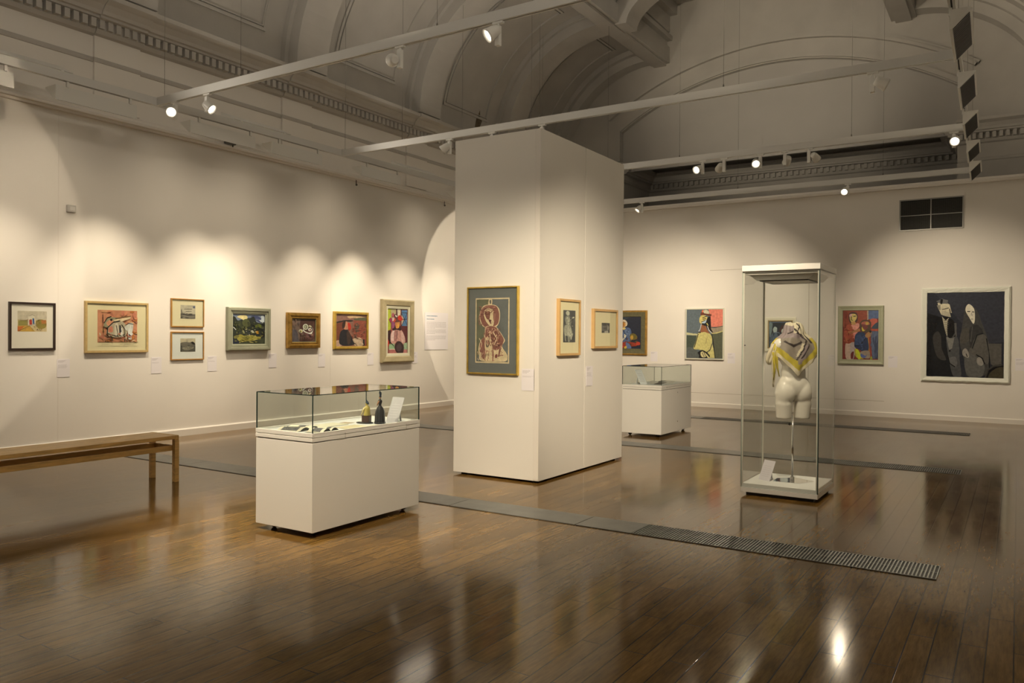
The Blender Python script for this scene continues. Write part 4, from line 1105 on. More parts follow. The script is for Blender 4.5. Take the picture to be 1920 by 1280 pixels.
sh = strokes(5, 60, [O1, O2, O3, (216, 140, 100), (196, 120, 60)], (0, 0, 100, 100), (12, 30), (4, 9)) + [
      ('b', (150, 140, 105), [(14, 42), (24, 24), (38, 22), (50, 26), (44, 40), (30, 52), (16, 52)]), ('b', O1, [(20, 40), (30, 30), (38, 36), (28, 50)]), ('p', K, [(29, 27), (35, 26), (34, 34), (30, 33)]),
      ('p', (222, 196, 150), [(36, 30), (80, 20), (82, 24), (60, 34), (44, 36)]), ('b', (176, 160, 128), [(22, 60), (34, 42), (54, 34), (66, 40), (74, 62), (66, 80), (40, 84), (22, 76)]),
      ('b', O3, [(26, 56), (34, 50), (36, 66), (26, 68)]), ('b', (204, 190, 160), [(40, 50), (48, 40), (52, 76), (42, 78)]), ('p', (222, 212, 190), [(56, 58), (60, 52), (62, 82), (54, 80)]), ('p', (70, 64, 62), [(52, 46), (56, 46), (58, 66), (52, 74)]),
      ('b', (206, 200, 178), [(66, 56), (72, 42), (86, 38), (88, 50), (84, 72), (76, 66)]), ('p', (222, 214, 196), [(74, 66), (82, 44), (84, 66), (88, 74), (83, 78), (84, 90), (76, 90)]), ('p', (60, 66, 78), [(76, 72), (84, 80), (76, 82)]),
      ('l', K, 2.6, [(14, 40), (22, 24), (32, 20)]), ('l', K, 3, [(22, 78), (23, 54), (36, 38), (54, 32)]), ('l', K, 2.2, [(58, 44), (66, 58), (66, 76), (44, 80), (23, 72)]), ('l', K, 2, [(68, 46), (76, 40), (88, 42)]), ('l', K, 2, [(11, 14), (12, 40)]), ('l', (96, 70, 40), 3, [(12, 52), (13, 70)]),
      ('l', (96, 84, 50), 2.4, [(42, 25), (60, 22), (82, 17)]), ('l', K, 1.6, [(44, 46), (50, 78)]), ('l', K, 1.6, [(22, 92), (34, 88), (30, 78)])] + strokes(8, 26, [(120, 90, 50), (90, 70, 50), (206, 190, 150), O3], (2, 70, 98, 98), (5, 14), (1.5, 4)) + [('l', (70, 60, 30), 1.6, [(0, 98.5), (100, 99)])]
picture('large framed drawing of black and cream forms on an orange ground, wide cream mount', 'left', 5.34, 6.17, 1.15, 1.785, flat_frame(0.026, 0.035), M_FOAK, sh, O1, M_MOUNTC, (0.17, 0.84, 0.135, 0.83), 'drawing', 'framed_drawing', True)
def engraving(sd, sky):
    s = [('p', sky, [(0, 0), (100, 0), (100, 45), (0, 45)])]
    return s
sh = [('p', (190, 178, 150), [(0, 0), (100, 0), (100, 60), (0, 60)]), ('l', K, 3, [(24, 30), (78, 28)]), ('l', (80, 76, 70), 3, [(34, 46), (74, 44)]), ('p', (130, 122, 105), [(0, 62), (100, 66), (100, 98), (0, 98)]), ('l', K, 4, [(4, 34), (10, 66), (50, 74), (98, 72)]), ('p', (96, 100, 112), [(82, 6), (98, 4), (98, 22), (84, 22)])] + strokes(11, 26, [(70, 68, 64), (160, 150, 128), (110, 104, 92)], (2, 50, 98, 98), (12, 34), (1.5, 4), (-14, 14))
picture('small framed engraving of a boat, upper one of the pair left of the green landscape', 'left', 6.51, 7.02, 1.483, 1.868, flat_frame(0.013, 0.022), M_FOAK2, sh, (180, 168, 140), mat('mount_ivory', pc(228, 212, 168), 0.7), (0.275, 0.75, 0.20, 0.72), 'print', 'framed_print', True)
sh = [('p', (196, 182, 148), [(0, 0), (100, 0), (100, 42), (0, 42)]), ('b', (112, 106, 90), [(0, 36), (30, 26), (60, 30), (80, 26), (98, 44), (98, 60), (0, 62)]), ('l', K, 2.2, [(43, 6), (43, 30)]), ('b', K, [(70, 30), (82, 24), (96, 36), (96, 48), (80, 42)]), ('p', (92, 88, 76), [(0, 60), (100, 58), (100, 98), (0, 98)]), ('b', (150, 142, 118), [(12, 70), (50, 60), (90, 66), (70, 84), (30, 86)]), ('l', K, 3, [(4, 98), (10, 56)])] + strokes(12, 26, [(60, 58, 54), (150, 142, 120), (100, 95, 82)], (2, 40, 98, 98), (8, 24), (1.5, 4))
picture('small framed engraving with a mast, lower one of the pair left of the green landscape', 'left', 6.51, 7.02, 1.035, 1.42, flat_frame(0.013, 0.022), M_FOAK2, sh, (150, 140, 115), M_MOUNTB, (0.275, 0.755, 0.22, 0.73), 'print', 'framed_print', True)
G1, G2, G3, G4 = (62, 66, 46), (84, 86, 52), (46, 50, 42), (110, 108, 60)
sh = [('p', (120, 128, 142), [(0, 0), (100, 0), (100, 34), (0, 34)]), ('b', (224, 204, 140), [(14, 10), (26, 4), (42, 5), (46, 14), (34, 20), (26, 16)]), ('b', (70, 76, 106), [(56, 8), (76, 5), (94, 20), (86, 28), (70, 18)]), ('b', (196, 200, 196), [(70, 16), (80, 18), (90, 28), (98, 26), (98, 6), (88, 6), (88, 18)]),
      ('b', G3, [(0, 16), (8, 10), (16, 22), (30, 18), (34, 26), (46, 14), (56, 12), (66, 8), (74, 26), (90, 30), (98, 34), (98, 80), (50, 84), (0, 80)]), ('b', G2, [(30, 24), (42, 16), (52, 24), (54, 42), (34, 40)]), ('b', G1, [(10, 30), (26, 24), (30, 50), (14, 56)]), ('b', (96, 104, 40), [(68, 42), (78, 32), (90, 38), (88, 54), (76, 46)]), ('b', (36, 40, 34), [(72, 46), (84, 44), (86, 58), (74, 60)]),
      ('l', (200, 196, 180), 2.4, [(3, 44), (11, 53)]), ('b', (150, 146, 96), [(24, 58), (34, 54), (38, 66), (34, 64), (28, 60)]), ('b', G1, [(20, 60), (28, 56), (32, 66), (20, 72)]), ('b', (158, 146, 66), [(12, 78), (24, 68), (40, 74), (60, 70), (78, 76), (88, 78), (80, 86), (50, 90), (24, 92)]), ('b', (120, 112, 60), [(4, 76), (14, 70), (20, 76), (8, 82)]),
      ('b', (176, 128, 44), [(70, 58), (80, 56), (84, 64), (76, 66)]), ('b', (190, 186, 160), [(56, 56), (62, 54), (66, 62), (58, 62)]), ('b', (60, 64, 60), [(36, 50), (46, 46), (50, 66), (40, 72)]), ('b', (40, 46, 60), [(2, 82), (14, 84), (20, 98), (2, 98)]), ('b', G1, [(60, 90), (84, 84), (98, 80), (98, 98), (60, 98)]), ('b', K, [(88, 60), (98, 58), (98, 76), (90, 74)])] \
     + strokes(21, 70, [G1, G2, G3, G4, (70, 70, 64)], (1, 26, 99, 66), (5, 14), (2, 4.5)) + strokes(22, 30, [(140, 130, 60), (110, 108, 50), (176, 160, 90), (90, 88, 48)], (4, 70, 92, 96), (6, 18), (1.5, 4), (-30, 30)) + strokes(23, 6, [(216, 206, 170)], (20, 50, 70, 74), (4, 8), (1, 2))
picture('dark green woodland landscape in a deep stepped grey frame', 'left', 7.39, 8.16, 1.155, 1.78, [(0, 0), (0, -0.055), (0.012, -0.065), (0.045, -0.065), (0.05, -0.05), (0.075, -0.052)], M_FGREY, sh, G1, liner=([(0, -0.052), (0, -0.042), (0.018, -0.042), (0.018, -0.034)], mat('liner_pale_grey', pc(176, 172, 142), 0.5)))
BR1, BR2 = (84, 56, 48), (66, 44, 42)
sh = [('p', (120, 98, 84), [(0, 0), (40, 0), (36, 100), (0, 100)]), ('p', BR1, [(36, 0), (100, 0), (100, 100), (34, 100)]), ('p', (92, 84, 86), [(0, 45), (24, 48), (30, 100), (0, 100)]), ('b', (104, 66, 60), [(40, 60), (96, 56), (90, 84), (50, 86)]), ('b', (150, 116, 96), [(60, 72), (80, 62), (92, 70), (70, 80)]),
      ('b', (120, 80, 80), [(66, 62), (84, 60), (82, 74), (66, 78)]), ('e', (222, 216, 190), 59, 34, 12, 13), ('e', (120, 122, 92), 59, 34, 8, 9), ('e', (176, 172, 140), 58, 34, 5, 6), ('b', (226, 220, 200), [(48, 44), (58, 54), (76, 60), (90, 50), (88, 36), (92, 48), (84, 66), (66, 62), (50, 54)]), ('e', (228, 222, 204), 78, 46, 8, 7), ('e', (150, 70, 40), 79, 47, 4, 3.4), ('e', (222, 218, 180), 38, 53, 8.5, 8), ('e', (176, 160, 90), 38, 54, 5, 5),
      ('b', (200, 190, 150), [(72, 30), (78, 26), (86, 34), (80, 36)]), ('b', (96, 74, 60), [(38, 74), (46, 70), (58, 80), (50, 88), (40, 84)]), ('b', (120, 124, 112), [(44, 62), (52, 66), (46, 72)])] + strokes(31, 36, [BR1, BR2, (96, 62, 52), (110, 88, 76)], (36, 62, 99, 99), (8, 20), (2, 4)) + strokes(32, 16, [(104, 84, 76), (92, 80, 78), (128, 100, 84)], (1, 2, 36, 98), (10, 24), (2, 4), (70, 110))
picture('still life of white bowls and shells on brown in a gilt stepped frame', 'left', 8.50, 9.18, 1.18, 1.735, [(0, 0), (0, -0.05), (0.04, -0.06), (0.055, -0.055), (0.06, -0.045), (0.08, -0.05), (0.09, -0.045)], M_FGILT, sh, BR1, liner=([(0, -0.045), (0, -0.036), (0.008, -0.036), (0.008, -0.03)], mat('liner_grey_gold', pc(150, 140, 100), 0.4)))
RD = (136, 72, 56)
sh = [('p', (128, 92, 78), [(0, 0), (100, 0), (100, 30), (0, 26)]), ('b', (196, 160, 120), [(36, 6), (60, 3), (96, 8), (92, 14), (60, 10), (44, 12)]), ('b', (84, 84, 60), [(60, 12), (96, 8), (98, 18), (64, 18)]), ('p', RD, [(56, 18), (100, 18), (100, 100), (90, 100), (60, 60)]), ('b', (110, 60, 44), [(0, 30), (24, 24), (26, 60), (10, 90), (0, 96)]),
      ('b', (186, 158, 128), [(54, 78), (76, 72), (92, 84), (90, 98), (62, 98)]), ('b', (176, 140, 116), [(0, 84), (12, 82), (18, 98), (0, 98)]), ('b', (36, 34, 38), [(14, 56), (24, 48), (36, 48), (46, 62), (56, 84), (60, 94), (36, 98), (14, 94), (10, 80)]), ('b', (62, 46, 40), [(34, 54), (44, 58), (48, 84), (38, 94)]), ('b', (176, 120, 90), [(24, 26), (34, 22), (40, 34), (38, 46), (26, 46)]), ('b', (176, 50, 36), [(38, 26), (46, 30), (48, 44), (42, 50), (38, 40)]),
      ('b', (56, 40, 34), [(20, 28), (30, 20), (28, 40), (20, 44)]), ('b', (44, 36, 34), [(2, 24), (28, 18), (54, 18), (50, 22), (28, 22), (4, 28)]), ('b', (86, 76, 64), [(60, 32), (72, 28), (76, 50), (64, 54)]), ('p', (44, 34, 34), [(88, 78), (94, 78), (95, 98), (88, 98)]), ('l', (50, 40, 36), 2, [(54, 90), (64, 92), (68, 99)])] + strokes(41, 36, [RD, (150, 84, 64), (120, 66, 52), (100, 76, 62)], (50, 20, 98, 76), (6, 18), (1.5, 4)) + strokes(42, 8, [(206, 180, 150), (180, 130, 96)], (56, 74, 92, 96), (6, 14), (2, 3))
picture('reddish painting of a seated figure in black with a wide hat, bright gold frame', 'left', 9.50, 10.32, 1.153, 1.782, [(0, 0), (0, -0.045), (0.01, -0.05), (0.036, -0.05), (0.045, -0.036)], M_FGOLD, sh, (128, 86, 70))
PK, MR_ = (206, 150, 134), (96, 40, 44)
sh = [('p', (172, 180, 46), [(0, 0), (16, 0), (16, 46), (0, 50)]), ('p', (178, 162, 120), [(16, 0), (42, 0), (42, 20), (18, 30)]), ('p', (224, 210, 176), [(48, 0), (64, 0), (64, 20), (50, 18)]), ('p', (70, 34, 38), [(42, 0), (48, 0), (50, 20), (44, 22)]), ('p', (90, 130, 168), [(70, 2), (98, 2), (98, 38), (70, 38)]), ('p', (206, 176, 150), [(68, 12), (84, 22), (70, 36)]),
      ('l', K, 1.4, [(68, 0), (68, 40)]), ('l', K, 1.4, [(68, 8), (98, 8)]), ('l', K, 1.4, [(68, 24), (98, 22)]), ('l', K, 1.4, [(70, 10), (98, 36)]), ('l', K, 1.4, [(98, 8), (70, 38)]), ('p', MR_, [(60, 38), (100, 38), (100, 78), (82, 78)]), ('p', (58, 30, 32), [(0, 50), (16, 48), (20, 76), (0, 80)]), ('p', (190, 50, 32), [(0, 66), (8, 74), (6, 84), (0, 86)]),
      ('b', PK, [(22, 50), (36, 46), (62, 46), (76, 52), (88, 66), (88, 76), (76, 80), (60, 76), (44, 76), (34, 82), (16, 78), (12, 64)]), ('b', (226, 190, 176), [(24, 50), (34, 50), (34, 70), (20, 72), (16, 64)]), ('b', (176, 120, 110), [(34, 50), (46, 50), (46, 70), (32, 72)]), ('b', (220, 176, 160), [(68, 50), (84, 62), (84, 74), (70, 74)]), ('l', (60, 30, 34), 1.6, [(48, 48), (46, 68)]),
      ('b', (56, 26, 32), [(26, 40), (40, 36), (58, 38), (68, 44), (64, 49), (44, 47), (26, 49)]), ('b', (200, 130, 76), [(38, 26), (58, 28), (58, 40), (50, 44), (40, 42)]), ('b', (226, 160, 60), [(48, 34), (57, 34), (54, 42), (46, 42)]), ('b', (150, 80, 110), [(20, 30), (34, 28), (34, 40), (22, 44)]), ('b', (110, 60, 50), [(30, 22), (58, 22), (60, 28), (34, 30)]),
      ('b', (206, 56, 40), [(50, 18), (60, 14), (74, 22), (70, 26), (54, 25)]), ('b', (196, 70, 44), [(22, 26), (32, 21), (40, 24), (32, 30)]), ('b', (150, 56, 84), [(6, 24), (16, 20), (22, 26), (14, 31)]), ('b', (222, 190, 170), [(22, 22), (30, 19), (32, 24), (24, 28)]), ('b', (180, 90, 100), [(20, 12), (28, 9), (32, 16), (24, 19)]), ('b', (96, 60, 56), [(30, 14), (40, 12), (44, 20), (34, 20)]), ('b', (222, 200, 190), [(36, 14), (42, 14), (46, 18), (40, 18)]),
      ('p', (150, 176, 130), [(6, 80), (34, 78), (36, 92), (6, 92)]), ('p', (160, 180, 140), [(80, 78), (98, 76), (98, 92), (80, 92)]), ('p', (186, 110, 100), [(8, 92), (40, 90), (44, 100), (8, 100)]), ('p', (190, 120, 110), [(80, 92), (98, 92), (98, 100), (78, 100)]), ('l', (226, 200, 180), 1.6, [(8, 91), (40, 91)]),
      ('b', (176, 110, 96), [(34, 80), (46, 72), (50, 80), (38, 86)]), ('b', (58, 34, 36), [(34, 84), (46, 74), (64, 74), (80, 84), (80, 94), (74, 100), (50, 100), (38, 94)]), ('b', (78, 60, 60), [(44, 84), (60, 78), (70, 88), (60, 96), (46, 94)]), ('l', K, 1.6, [(12, 56), (12, 74), (30, 84)])]
picture('tall portrait of a woman in pink with a flowered hat, broad driftwood coloured frame', 'left', 10.66, 11.54, 0.90, 2.035, [(0, 0), (0, -0.06), (0.02, -0.07), (0.10, -0.06), (0.115, -0.045)], M_FDRIFT, sh, (150, 80, 70), liner=([(0, -0.05), (0.045, -0.044), (0.05, -0.036)], mat('liner_bone', pc(218, 206, 172), 0.5)))

# --- display column
F1 = .9857
def ck(z): return 1.4+(z-1.4)*F1
MRN, CRM = (142, 92, 78), (216, 192, 148)
sh = [('p', (106, 107, 100), [(3, 2), (97, 2), (97, 98), (3, 98)]), ('p', (104, 104, 80), [(3, 2), (28, 2), (30, 60), (3, 96)]), ('p', (104, 102, 76), [(28, 2), (40, 2), (30, 30)]), ('b', CRM, [(38, 10), (40, 2), (46, 0.5), (50, 4), (48, 12), (42, 13)]), ('b', (110, 104, 92), [(42, 4), (46, 3), (47, 8), (43, 9)]),
      ('b', CRM, [(14, 22), (24, 12), (44, 10), (62, 12), (72, 20), (72, 34), (66, 42), (56, 46), (34, 46), (20, 42), (13, 32)]), ('b', MRN, [(15, 22), (26, 13), (44, 11), (62, 13), (70, 22), (70, 34), (62, 42), (34, 45), (22, 41), (15, 32)]),
      ('b', CRM, [(26, 20), (36, 16), (50, 17), (56, 24), (56, 36), (52, 43), (44, 43), (32, 36), (26, 28)]), ('b', MRN, [(28, 23), (38, 20), (44, 22), (42, 32), (34, 32)]), ('b', (160, 112, 92), [(53, 22), (60, 22), (58, 34), (54, 34)]), ('l', CRM, 1.5, [(48, 19), (46, 30), (50, 32)]), ('b', (110, 66, 66), [(40, 33), (48, 34), (46, 37), (42, 37)]), ('b', (128, 78, 70), [(43, 37), (48, 38), (46, 40)]),
      ('b', CRM, [(32, 44), (60, 44), (74, 52), (86, 62), (88, 66), (80, 74), (92, 84), (96, 90), (86, 97), (20, 97), (12, 88), (10, 78), (16, 66), (28, 58)]), ('b', MRN, [(34, 45), (58, 44), (72, 52), (84, 62), (84, 67), (76, 76), (62, 80), (52, 76), (50, 66), (40, 60), (30, 60)]), ('b', MRN, [(16, 68), (28, 60), (30, 74), (26, 84), (14, 82)]), ('b', CRM, [(30, 64), (46, 62), (50, 76), (40, 80), (30, 78)]), ('b', (128, 118, 100), [(32, 68), (40, 64), (44, 70), (38, 76), (33, 74)]), ('b', (196, 176, 136), [(35, 69), (39, 67), (41, 70), (38, 73)]),
      ('b', MRN, [(22, 80), (30, 78), (28, 94), (20, 90)]), ('p', MRN, [(52, 78), (56, 78), (55, 97), (52, 97)]), ('p', MRN, [(72, 78), (78, 76), (72, 90), (68, 90)]), ('b', (126, 66, 60), [(60, 88), (66, 86), (66, 91), (61, 92)]), ('l', MRN, 1, [(66, 89), (84, 87)]), ('l', MRN, 1, [(34, 80), (30, 96)]), ('l', (164, 120, 96), 1, [(42, 82), (38, 97)])] \
     + strokes(51, 120, [(168, 120, 96), (126, 80, 72), (184, 142, 114), (200, 164, 130)], (30, 46, 76, 74), (3, 8), (0.8, 2)) + strokes(52, 40, [(168, 120, 96), (120, 74, 66), (176, 128, 104)], (17, 13, 68, 24), (4, 9), (0.8, 1.6), (-20, 20)) + strokes(54, 26, [(168, 120, 96), (120, 74, 66)], (16, 24, 28, 42), (3, 7), (0.7, 1.5)) + [('l', (128, 80, 70), 1, [(30, 22), (40, 20.5)]), ('l', (128, 80, 70), 1, [(29, 25), (39, 24)]), ('l', MRN, 0.8, [(36, 36), (44, 43)]), ('l', CRM, 1, [(20, 62), (28, 70), (22, 80)]), ('l', CRM, 1, [(60, 52), (72, 62), (64, 72)]), ('l', CRM, 0.9, [(50, 50), (54, 66), (50, 76)])] + strokes(53, 44, [(150, 100, 82), (206, 180, 140), (170, 122, 98)], (12, 72, 92, 96), (3, 8), (0.7, 1.6))
picture('large print of a haloed maroon figure on blue-grey, on the front of the column', 'colf', -4.70*F1, -4.09*F1, ck(1.013), ck(1.885), [(0, 0), (0, -0.03), (0.005, -0.034), (0.014, -0.034), (0.016, -0.024)], M_FGOLD, [('p', CRM, [(0, 0), (100, 0), (100, 100), (0, 100)])] + sh, CRM, M_MOUNTG, (0.145, 0.845, 0.115, 0.885), 'print', 'framed_print', True)
WT, GR = (206, 200, 170), (74, 76, 74)
sh = [('b', WT, [(20, 8), (34, 2), (50, 6), (48, 15), (30, 16)]), ('b', (150, 148, 130), [(14, 24), (30, 18), (52, 20), (58, 34), (60, 46), (30, 48), (16, 36)]), ('b', WT, [(26, 24), (46, 22), (50, 40), (40, 46), (26, 40)]), ('l', GR, 2.4, [(20, 22), (36, 46)]), ('l', GR, 2, [(44, 20), (30, 34)]), ('b', (176, 172, 146), [(8, 50), (50, 46), (64, 54), (74, 72), (60, 80), (30, 80), (10, 76)]), ('b', WT, [(34, 52), (56, 54), (62, 74), (48, 86), (34, 80)]), ('b', WT, [(60, 76), (80, 72), (72, 84), (64, 92), (58, 88)]),
      ('l', WT, 1.6, [(10, 70), (14, 94)]), ('l', WT, 1.6, [(18, 74), (18, 97)]), ('l', GR, 1.4, [(28, 56), (30, 96)]), ('b', (150, 148, 128), [(36, 80), (52, 82), (50, 98), (38, 98)]), ('e', WT, 80, 22, 7, 2.4), ('l', WT, 1.4, [(66, 26), (92, 20)]), ('l', WT, 1, [(94, 24), (92, 32)])] + strokes(61, 90, [(120, 120, 108), (206, 200, 170), (90, 90, 84)], (8, 20, 64, 96), (3, 9), (0.8, 2.2))
picture('tall narrow black and white figure print in a pine frame on the column side', 'cols', 6.88*F1, 7.335*F1, ck(1.204), ck(1.773), flat_frame(0.022, 0.036), M_FPINE, sh, GR, M_MOUNTC, (0.19, 0.82, 0.17, 0.79), 'print', 'framed_print', True)
sh = [('b', (110, 106, 98), [(6, 14), (50, 10), (80, 24), (92, 46), (80, 80), (40, 96), (6, 90)]), ('b', (176, 164, 146), [(70, 26), (90, 36), (86, 62), (72, 70)]), ('b', K, [(6, 12), (44, 8), (60, 24), (20, 30)]), ('b', K, [(10, 80), (30, 86), (20, 98), (2, 98)]), ('b', (186, 176, 156), [(38, 84), (74, 78), (78, 98), (36, 98)]), ('l', (150, 142, 126), 3, [(10, 34), (50, 30)]), ('b', (60, 56, 54), [(20, 50), (60, 46), (58, 60), (24, 62)])] + strokes(62, 12, [(130, 124, 110), (60, 58, 56)], (10, 20, 80, 80), (8, 20), (2, 4))
picture('pine frame on the column side holding a tiny dark print in a wide mount', 'cols', 7.645*F1, 8.245*F1, ck(1.269), ck(1.698), flat_frame(0.024, 0.036), M_FPINE, sh, (50, 46, 46), M_MOUNTC, (0.33, 0.70, 0.33, 0.62), 'print', 'framed_print', True)

# --- end wall, left to right
NV, BL = (38, 42, 56), (88, 104, 136)
sh = [('p', (56, 62, 70), [(0, 0), (60, 0), (40, 12), (0, 16)]), ('b', BL, [(8, 40), (36, 34), (60, 36), (66, 58), (62, 80), (30, 84), (6, 70)]), ('b', (220, 200, 170), [(24, 12), (40, 9), (50, 18), (48, 28), (36, 32), (24, 26)]), ('b', (206, 140, 60), [(26, 18), (40, 16), (44, 26), (36, 32), (27, 28)]), ('b', (216, 90, 50), [(26, 22), (31, 20), (32, 28), (27, 28)]), ('l', K, 1.4, [(36, 14), (36, 28)]), ('l', K, 1.2, [(27, 19), (34, 18)]), ('l', K, 1.2, [(38, 18), (44, 18)]),
      ('b', (224, 196, 120), [(26, 36), (40, 33), (44, 38), (30, 42)]), ('b', (222, 196, 130), [(26, 40), (34, 40), (30, 58), (24, 56)]), ('b', (226, 212, 180), [(40, 54), (50, 56), (40, 70), (26, 82), (22, 80), (36, 66)]), ('b', (112, 128, 156), [(42, 40), (56, 42), (60, 56), (52, 62), (42, 52)]), ('b', (110, 96, 44), [(60, 56), (74, 52), (86, 60), (84, 70), (64, 72)]), ('b', (196, 150, 60), [(62, 62), (70, 58), (72, 68), (64, 72)]), ('b', (150, 52, 34), [(20, 84), (40, 78), (70, 80), (86, 84), (80, 92), (20, 94)]),
      ('b', (216, 60, 40), [(20, 92), (36, 92), (34, 99), (20, 99)]), ('b', (96, 110, 150), [(46, 80), (58, 84), (66, 98), (50, 99), (46, 88)]), ('b', (206, 170, 60), [(40, 94), (48, 92), (48, 99), (40, 99)]), ('b', (186, 62, 40), [(84, 78), (96, 80), (96, 88), (84, 88)])] + strokes(71, 50, [(70, 84, 116), (110, 126, 156), (50, 60, 84)], (10, 40, 58, 80), (5, 14), (1.4, 3)) + strokes(72, 12, [(120, 70, 40), (90, 86, 40), (60, 60, 40)], (50, 58, 92, 96), (5, 12), (1.5, 3))
picture('painting of a figure in blue, grey and gold frame, partly hidden by the column', 'end', -7.42, -6.525, 1.01, 1.95, [(0, 0), (0, -0.04), (0.012, -0.05), (0.035, -0.05)], M_FGILT, sh, NV, liner=([(0, -0.046), (0.075, -0.038), (0.075, -0.042), (0.095, -0.042), (0.1, -0.034)], mat('liner_olive_grey', pc(104, 96, 66), 0.5, noise=0.15, nscale=30)))
SL, SAL, OL = (98, 106, 108), (226, 128, 104), (92, 92, 72)
YE_ = (206, 190, 118)
sh = [('p', SAL, [(60, 0), (100, 0), (100, 34), (84, 36), (68, 36), (66, 14)]), ('b', (156, 138, 112), [(66, 38), (80, 38), (100, 33), (100, 44), (82, 48), (70, 48)]), ('l', YE_, 2, [(70, 49.5), (84, 48), (100, 44)]), ('l', K, 1, [(68, 36.5), (86, 36), (100, 34)]), ('p', OL, [(68, 50), (84, 49), (100, 45), (100, 99), (80, 99)]), ('p', (200, 190, 140), [(0, 47), (16, 49), (30, 50), (30, 53), (14, 53), (0, 52)]), ('p', (70, 78, 66), [(0, 54), (14, 53), (30, 54), (20, 78), (0, 80)]), ('b', (92, 94, 88), [(0, 80), (16, 78), (30, 84), (36, 99), (0, 99)]), ('p', (92, 94, 88), [(0, 86), (30, 84), (34, 99), (0, 99)]),
      ('b', YE_, [(32, 49), (48, 46), (62, 48), (70, 56), (71, 68), (66, 82), (56, 88), (44, 84), (34, 82), (20, 80), (26, 64)]), ('p', YE_, [(72, 70), (80, 99), (62, 99), (56, 90), (66, 84)]), ('p', (150, 92, 60), [(42, 31), (52, 31), (56, 40), (66, 50), (50, 46), (38, 47)]), ('p', K, [(52, 30), (60, 26), (66, 14), (68, 40), (74, 47), (66, 46), (58, 40)]), ('b', K, [(42, 30), (50, 22), (60, 16), (66, 16), (66, 28), (56, 34)]),
      ('b', (214, 192, 110), [(36, 18), (42, 12), (56, 14), (56, 20), (46, 27), (40, 29), (36, 26)]), ('l', K, 1.6, [(44, 17), (56, 14)]), ('l', K, 1.6, [(44, 20), (54, 19)]), ('l', K, 1.4, [(40, 26), (52, 22)]), ('b', (176, 190, 200), [(42, 27), (54, 22), (56, 20), (52, 28)]), ('b', (206, 192, 160), [(44, 4), (52, 1), (60, 3), (62, 9), (50, 9)]), ('b', (110, 56, 40), [(38, 10), (44, 4), (50, 8), (68, 10), (66, 14), (52, 11), (42, 12)]), ('b', (226, 110, 70), [(42, 3), (47, 1), (44, 7)]),
      ('l', (200, 196, 190), 1.6, [(41, 30), (38, 40), (34, 45)]), ('l', K, 1.6, [(32, 46.5), (40, 47), (36, 48)]), ('l', (210, 200, 190), 1.6, [(58, 34), (62, 42), (70, 48)]), ('l', (220, 200, 110), 1.6, [(56, 28), (60, 33)]), ('l', K, 1.6, [(33, 50), (22, 78)]), ('l', K, 1.6, [(70, 50), (73, 62), (75, 72), (80, 99)]), ('l', K, 1.4, [(71, 70), (66, 82), (56, 88), (46, 86)]), ('l', (160, 140, 90), 1.2, [(58, 56), (54, 70)]),
      ('b', K, [(32, 88), (44, 83), (58, 88), (66, 96), (56, 99), (36, 99), (36, 94)]), ('b', (214, 196, 140), [(40, 88), (48, 86), (56, 94), (50, 98), (42, 96)]), ('l', K, 1.2, [(44, 88), (50, 97)]), ('l', K, 1.2, [(48, 86), (54, 95)]), ('p', (214, 196, 140), [(52, 88), (58, 92), (66, 99), (60, 99)])]
picture('painting of a cloaked figure in yellow against slate and salmon, thin white frame', 'end', -5.685, -4.895, 0.952, 1.977, flat_frame(0.022, 0.045), mat('frame_thin_white', pc(216, 206, 180), 0.5), sh, SL)
sh = [('b', (120, 134, 134), [(2, 4), (16, 10), (12, 40), (4, 60)]), ('b', (96, 110, 124), [(6, 60), (22, 40), (36, 46), (44, 74), (30, 84), (6, 84)]), ('b', (176, 184, 176), [(18, 30), (26, 20), (36, 26), (34, 40), (22, 42)]), ('b', (86, 42, 40), [(46, 36), (58, 14), (62, 18), (54, 40)]), ('b', (200, 200, 190), [(56, 32), (70, 26), (88, 30), (88, 48), (76, 56), (58, 46)]), ('b', (150, 164, 180), [(50, 50), (66, 50), (80, 58), (60, 64)]), ('b', (226, 222, 206), [(44, 64), (50, 60), (50, 70), (45, 70)]), ('b', (214, 210, 196), [(62, 66), (74, 62), (72, 72)]), ('l', (150, 160, 170), 2, [(26, 40), (48, 44)])] \
     + [('l', (96, 112, 112), 2.4, [(6+i*9, 84), (6+i*9, 98)]) for i in range(10)] + [('l', (110, 124, 150), 2, [(6, 4), (98, 3)])] + strokes(81, 30, [(70, 84, 104), (110, 124, 140), (50, 56, 64)], (4, 40, 50, 84), (5, 14), (1.4, 3))
picture('small blue-black painting of two figures in a cream frame, seen through the tall glass case', 'end', -4.10, -3.525, 1.136, 1.785, [(0, 0), (0, -0.035), (0.008, -0.04), (0.05, -0.036), (0.055, -0.03)], mat('frame_cream', pc(238, 224, 194), 0.5), sh, (44, 50, 58), liner=([(0, -0.036), (0.01, -0.038), (0.02, -0.03)], mat('liner_buff', pc(190, 160, 110), 0.5)))
RB, DR = (150, 72, 50), (128, 50, 42)
